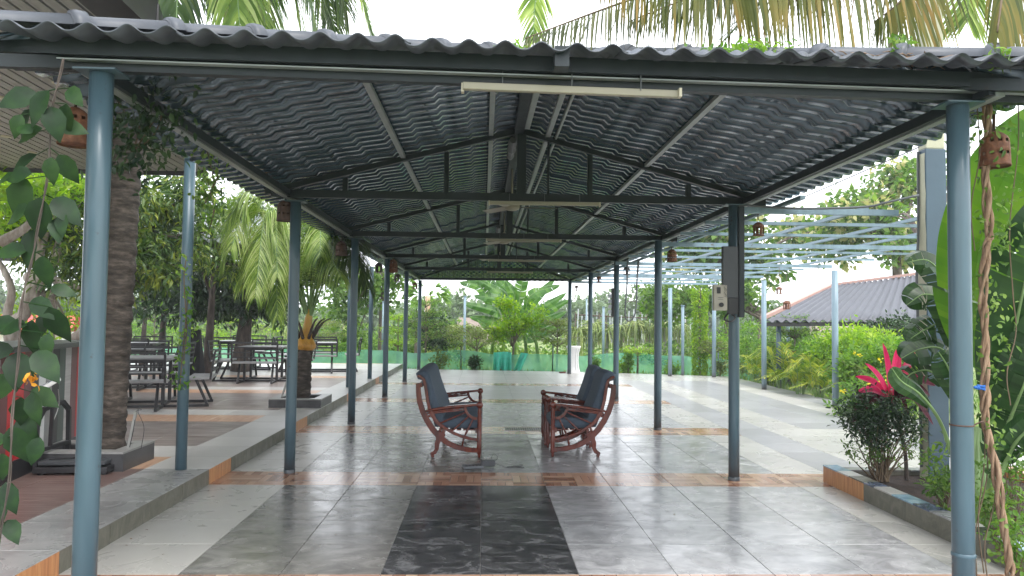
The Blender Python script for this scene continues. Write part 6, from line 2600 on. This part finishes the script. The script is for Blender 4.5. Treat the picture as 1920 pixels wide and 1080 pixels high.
# white trellis field far behind
tf = thing('trellis_field', 'distant field of thin white and rusty trellis posts with wires', 'trellis', (8, 55, GZ))
for k in range(46):
    px = 1078+k*5+random.uniform(-1.5, 1.5)
    Y = random.uniform(48, 62)
    a = at(px, 600, Y)
    m = MB()
    m.tube([(a.x-8, Y-55, 0), (a.x-8+random.uniform(-.1, .1), Y-55, random.uniform(1.9, 2.5))], .04, 5)
    m.build('post', M['rust' if k % 3 == 0 else 'lightroof'], tf)
m = MB()
for k in range(8):
    Y = 49+k*1.6
    a, b = at(1078, 600, Y), at(1310, 600, Y)
    m.tube(spline([(a.x-8, Y-55, 2.1), ((a.x+b.x)/2-8, Y-55, 1.95), (b.x-8, Y-55, 2.1)], 10), .015, 4)
m.build('wire', M['rust'], tf)
for (px, w_, lab) in ((900, 60, 'low pinkish wall behind the garden, left of the banana clump'), (1560, 60, 'pale pink boundary wall under the far pavilion')):
    q = at(px, 600, 52)
    m = MB()
    m.box((0, 0, .9), (w_/CF*52*1.4, .3, 1.8))
    o = m.build('boundary_wall', M['farwall'])
    o.location = (q.x, 52, GZ)
    tag(o, lab, 'wall')

# shrubs growing along the net
for (px, Y, w_, top, mt, lab) in [(825, 23.6, 34, 655, 'olive', 'small shrub in front of the net behind the loveseat back'), (890, 23.8, 22, 668, 'dark_leaf', 'dark bare stemmed shrub in front of the net'),
                                  (1170, 22.6, 26, 672, 'lime', 'small weed clump before the net right of the fifth post'), (1178, 22.4, 16, 660, 'bright', 'upright weed before the net at right'),
                                  (1260, 21.9, 30, 678, 'bright', 'weed clump before the net, left of the vine column'), (1350, 21.4, 34, 672, 'olive', 'brownish shrub right of the vine column'),
                                  (690, 24.6, 50, 640, 'mid', 'leafy shrub behind the net near the third left post'), (640, 24.8, 44, 640, 'bright', 'low shrub behind the net beside the dwarf palm'),
                                  (1115, 22.9, 16, 672, 'mid', 'little weed at the foot of the net beside the armchairs')]:
    q = at(px, 690, Y)
    h_ = at(px, top, Y).z-GZ
    r = w_/CF*Y/2
    tree('net_shrub', lab, 'shrub', (q.x, Y, GZ), [(q.x, Y, GZ), (q.x, Y, .1), (q.x, Y, h_*.6+GZ)], [(q.x, Y, GZ+h_*.6, r, r*.8, h_*.42)], 40, 12, .1, .09, .04, M[mt], M['bark2'], .02, 'shrubs and weeds along the net', 6)

# hedge of foliage behind (countless garden growth) and far tree line
hd_ = []
for k in range(30):
    px = -100+k*78
    if 840 < px < 1250:
        continue
    Y = random.uniform(34, 40)
    q = at(px, 640, Y)
    hd_.append((q.x, q.y, random.uniform(.1, .7), 1.5, 1.2, random.uniform(.7, 1.4)))
for k in range(44):
    px = 440+k*24
    Y = random.uniform(28, 34)
    q = at(px, 640, Y)
    hd_.append((q.x, q.y, random.uniform(.0, .35), .8, .7, random.uniform(.35, .6)))
o, _ = crown('garden_growth', hd_, 1500, 16, .4, .22, .12, M['mid'], None)
tag(o, 'tangled green garden growth beyond the net', kind='stuff')
FT = [(500, 60, 2.4), (600, 64, 2.4), (680, 60, 2.8), (760, 66, 2.6), (850, 58, 3.6), (925, 70, 3.2), (1010, 66, 2.8), (1085, 62, 3.3), (1130, 70, 4.0), (1175, 66, 3.4), (1235, 60, 4.6), (1290, 66, 3.8), (1370, 70, 3.8), (1460, 66, 3.2), (1540, 70, 3.2),
      (1620, 66, 3.3), (1700, 70, 3.6), (420, 62, 3.4), (330, 60, 3.8), (230, 64, 4.4), (130, 60, 4.4), (40, 64, 4.4), (-60, 62, 4.6), (1790, 64, 4), (1880, 62, 4.5), (1990, 62, 4.5)]
for i, (px, Y, h) in enumerate(FT):
    q = at(px, 600, Y)
    side = 'left' if px < 860 else ('middle' if px < 1250 else 'right')
    tree('distant_tree', 'hazy round tree of the distant tree line, %s' % ('at about the %s of the picture, %d of 26 from one end' % (side, i+1) if False else
         ['behind the dwarf palm', 'behind the third left post', 'left of the fourth left post', 'between fourth and fifth left posts', 'rising left of the banana clump', 'directly behind the banana clump', 'behind the right of the banana clump', 'left of the last right post',
          'right of the last right post', 'beside the meter strip', 'tallest, left of the third right post', 'behind the vine column', 'behind the electric box post', 'left of the first pergola post', 'between the pergola posts', 'under the far pavilion roof', 'behind the cordyline',
          'behind the picnic sets', 'behind the second mango trunk', 'behind the near coconut trunk', 'behind the front left post', 'behind the crooked pale tree', 'off the left edge', 'behind the front right post', 'behind the bright paddle leaf', 'off the right edge'][i]),
         'tree', (q.x, Y, GZ), [(q.x, Y, GZ), (q.x, Y, 1), (q.x+.2, Y, h*.6)], [(q.x, Y, h*.62, 3.0, 2.2, h*.42), (q.x+1.8, Y+1, h*.45, 2.2, 2, h*.36), (q.x-2, Y-1, h*.42, 2.2, 2, h*.36)],
         150, 16, .6, .42, .30, M['far'], M['bark2'], .2, 'distant tree line', 5)

# ---- thin ground haze that pales the far tree line
HV = [(-75, -8, -1.2), (75, -8, -1.2), (75, 110, -1.2), (-75, 110, -1.2), (-75, -8, 13), (75, -8, 13), (75, 110, 13), (-75, 110, 13)]
hm = bpy.data.materials.new('haze_air')
hm.use_nodes = True
hn = hm.node_tree
hn.nodes.clear()
ho = hn.nodes.new('ShaderNodeOutputMaterial')
hp = hn.nodes.new('ShaderNodeVolumePrincipled')
hp.inputs['Color'].default_value = (.93, .96, 1, 1)
hp.inputs['Density'].default_value = .0016
hn.links.new(hp.outputs[0], ho.inputs['Volume'])
o = mesh_obj('haze', HV, [(3, 2, 1, 0), (4, 5, 6, 7), (0, 1, 5, 4), (1, 2, 6, 5), (2, 3, 7, 6), (3, 0, 4, 7)], hm)
tag(o, kind='stuff')

# ---- small fallen debris on the floor
for (nm, lab, n_, mt_, L0) in (('fallen_leaves', 'small dry leaves and crumbs scattered over the floor tiles', 70, 'thatch', .022),):
    P_, Z_ = [], []
    for k in range(n_):
        x_, y_ = random.uniform(-2.4, 6.8), random.uniform(4.3, 15)
        if y_ < 7.3 and x_ > 3.2:
            continue
        P_.append((x_, y_, .003))
    for k in range(26):
        P_.append((-2.42+abs(random.gauss(0, .03)), random.uniform(4.3, 14), .003))
    D_ = rand_unit(len(P_))*np.array([1, 1, .1])
    o = leaves(nm, P_, D_, np.tile(np.array([0, 0, 1.]), (len(P_), 1))+rand_unit(len(P_))*.15, RNG.uniform(.5, 1.5, len(P_))*L0, RNG.uniform(.3, .8, len(P_))*L0, M[mt_])
    tag(o, lab, kind='stuff')
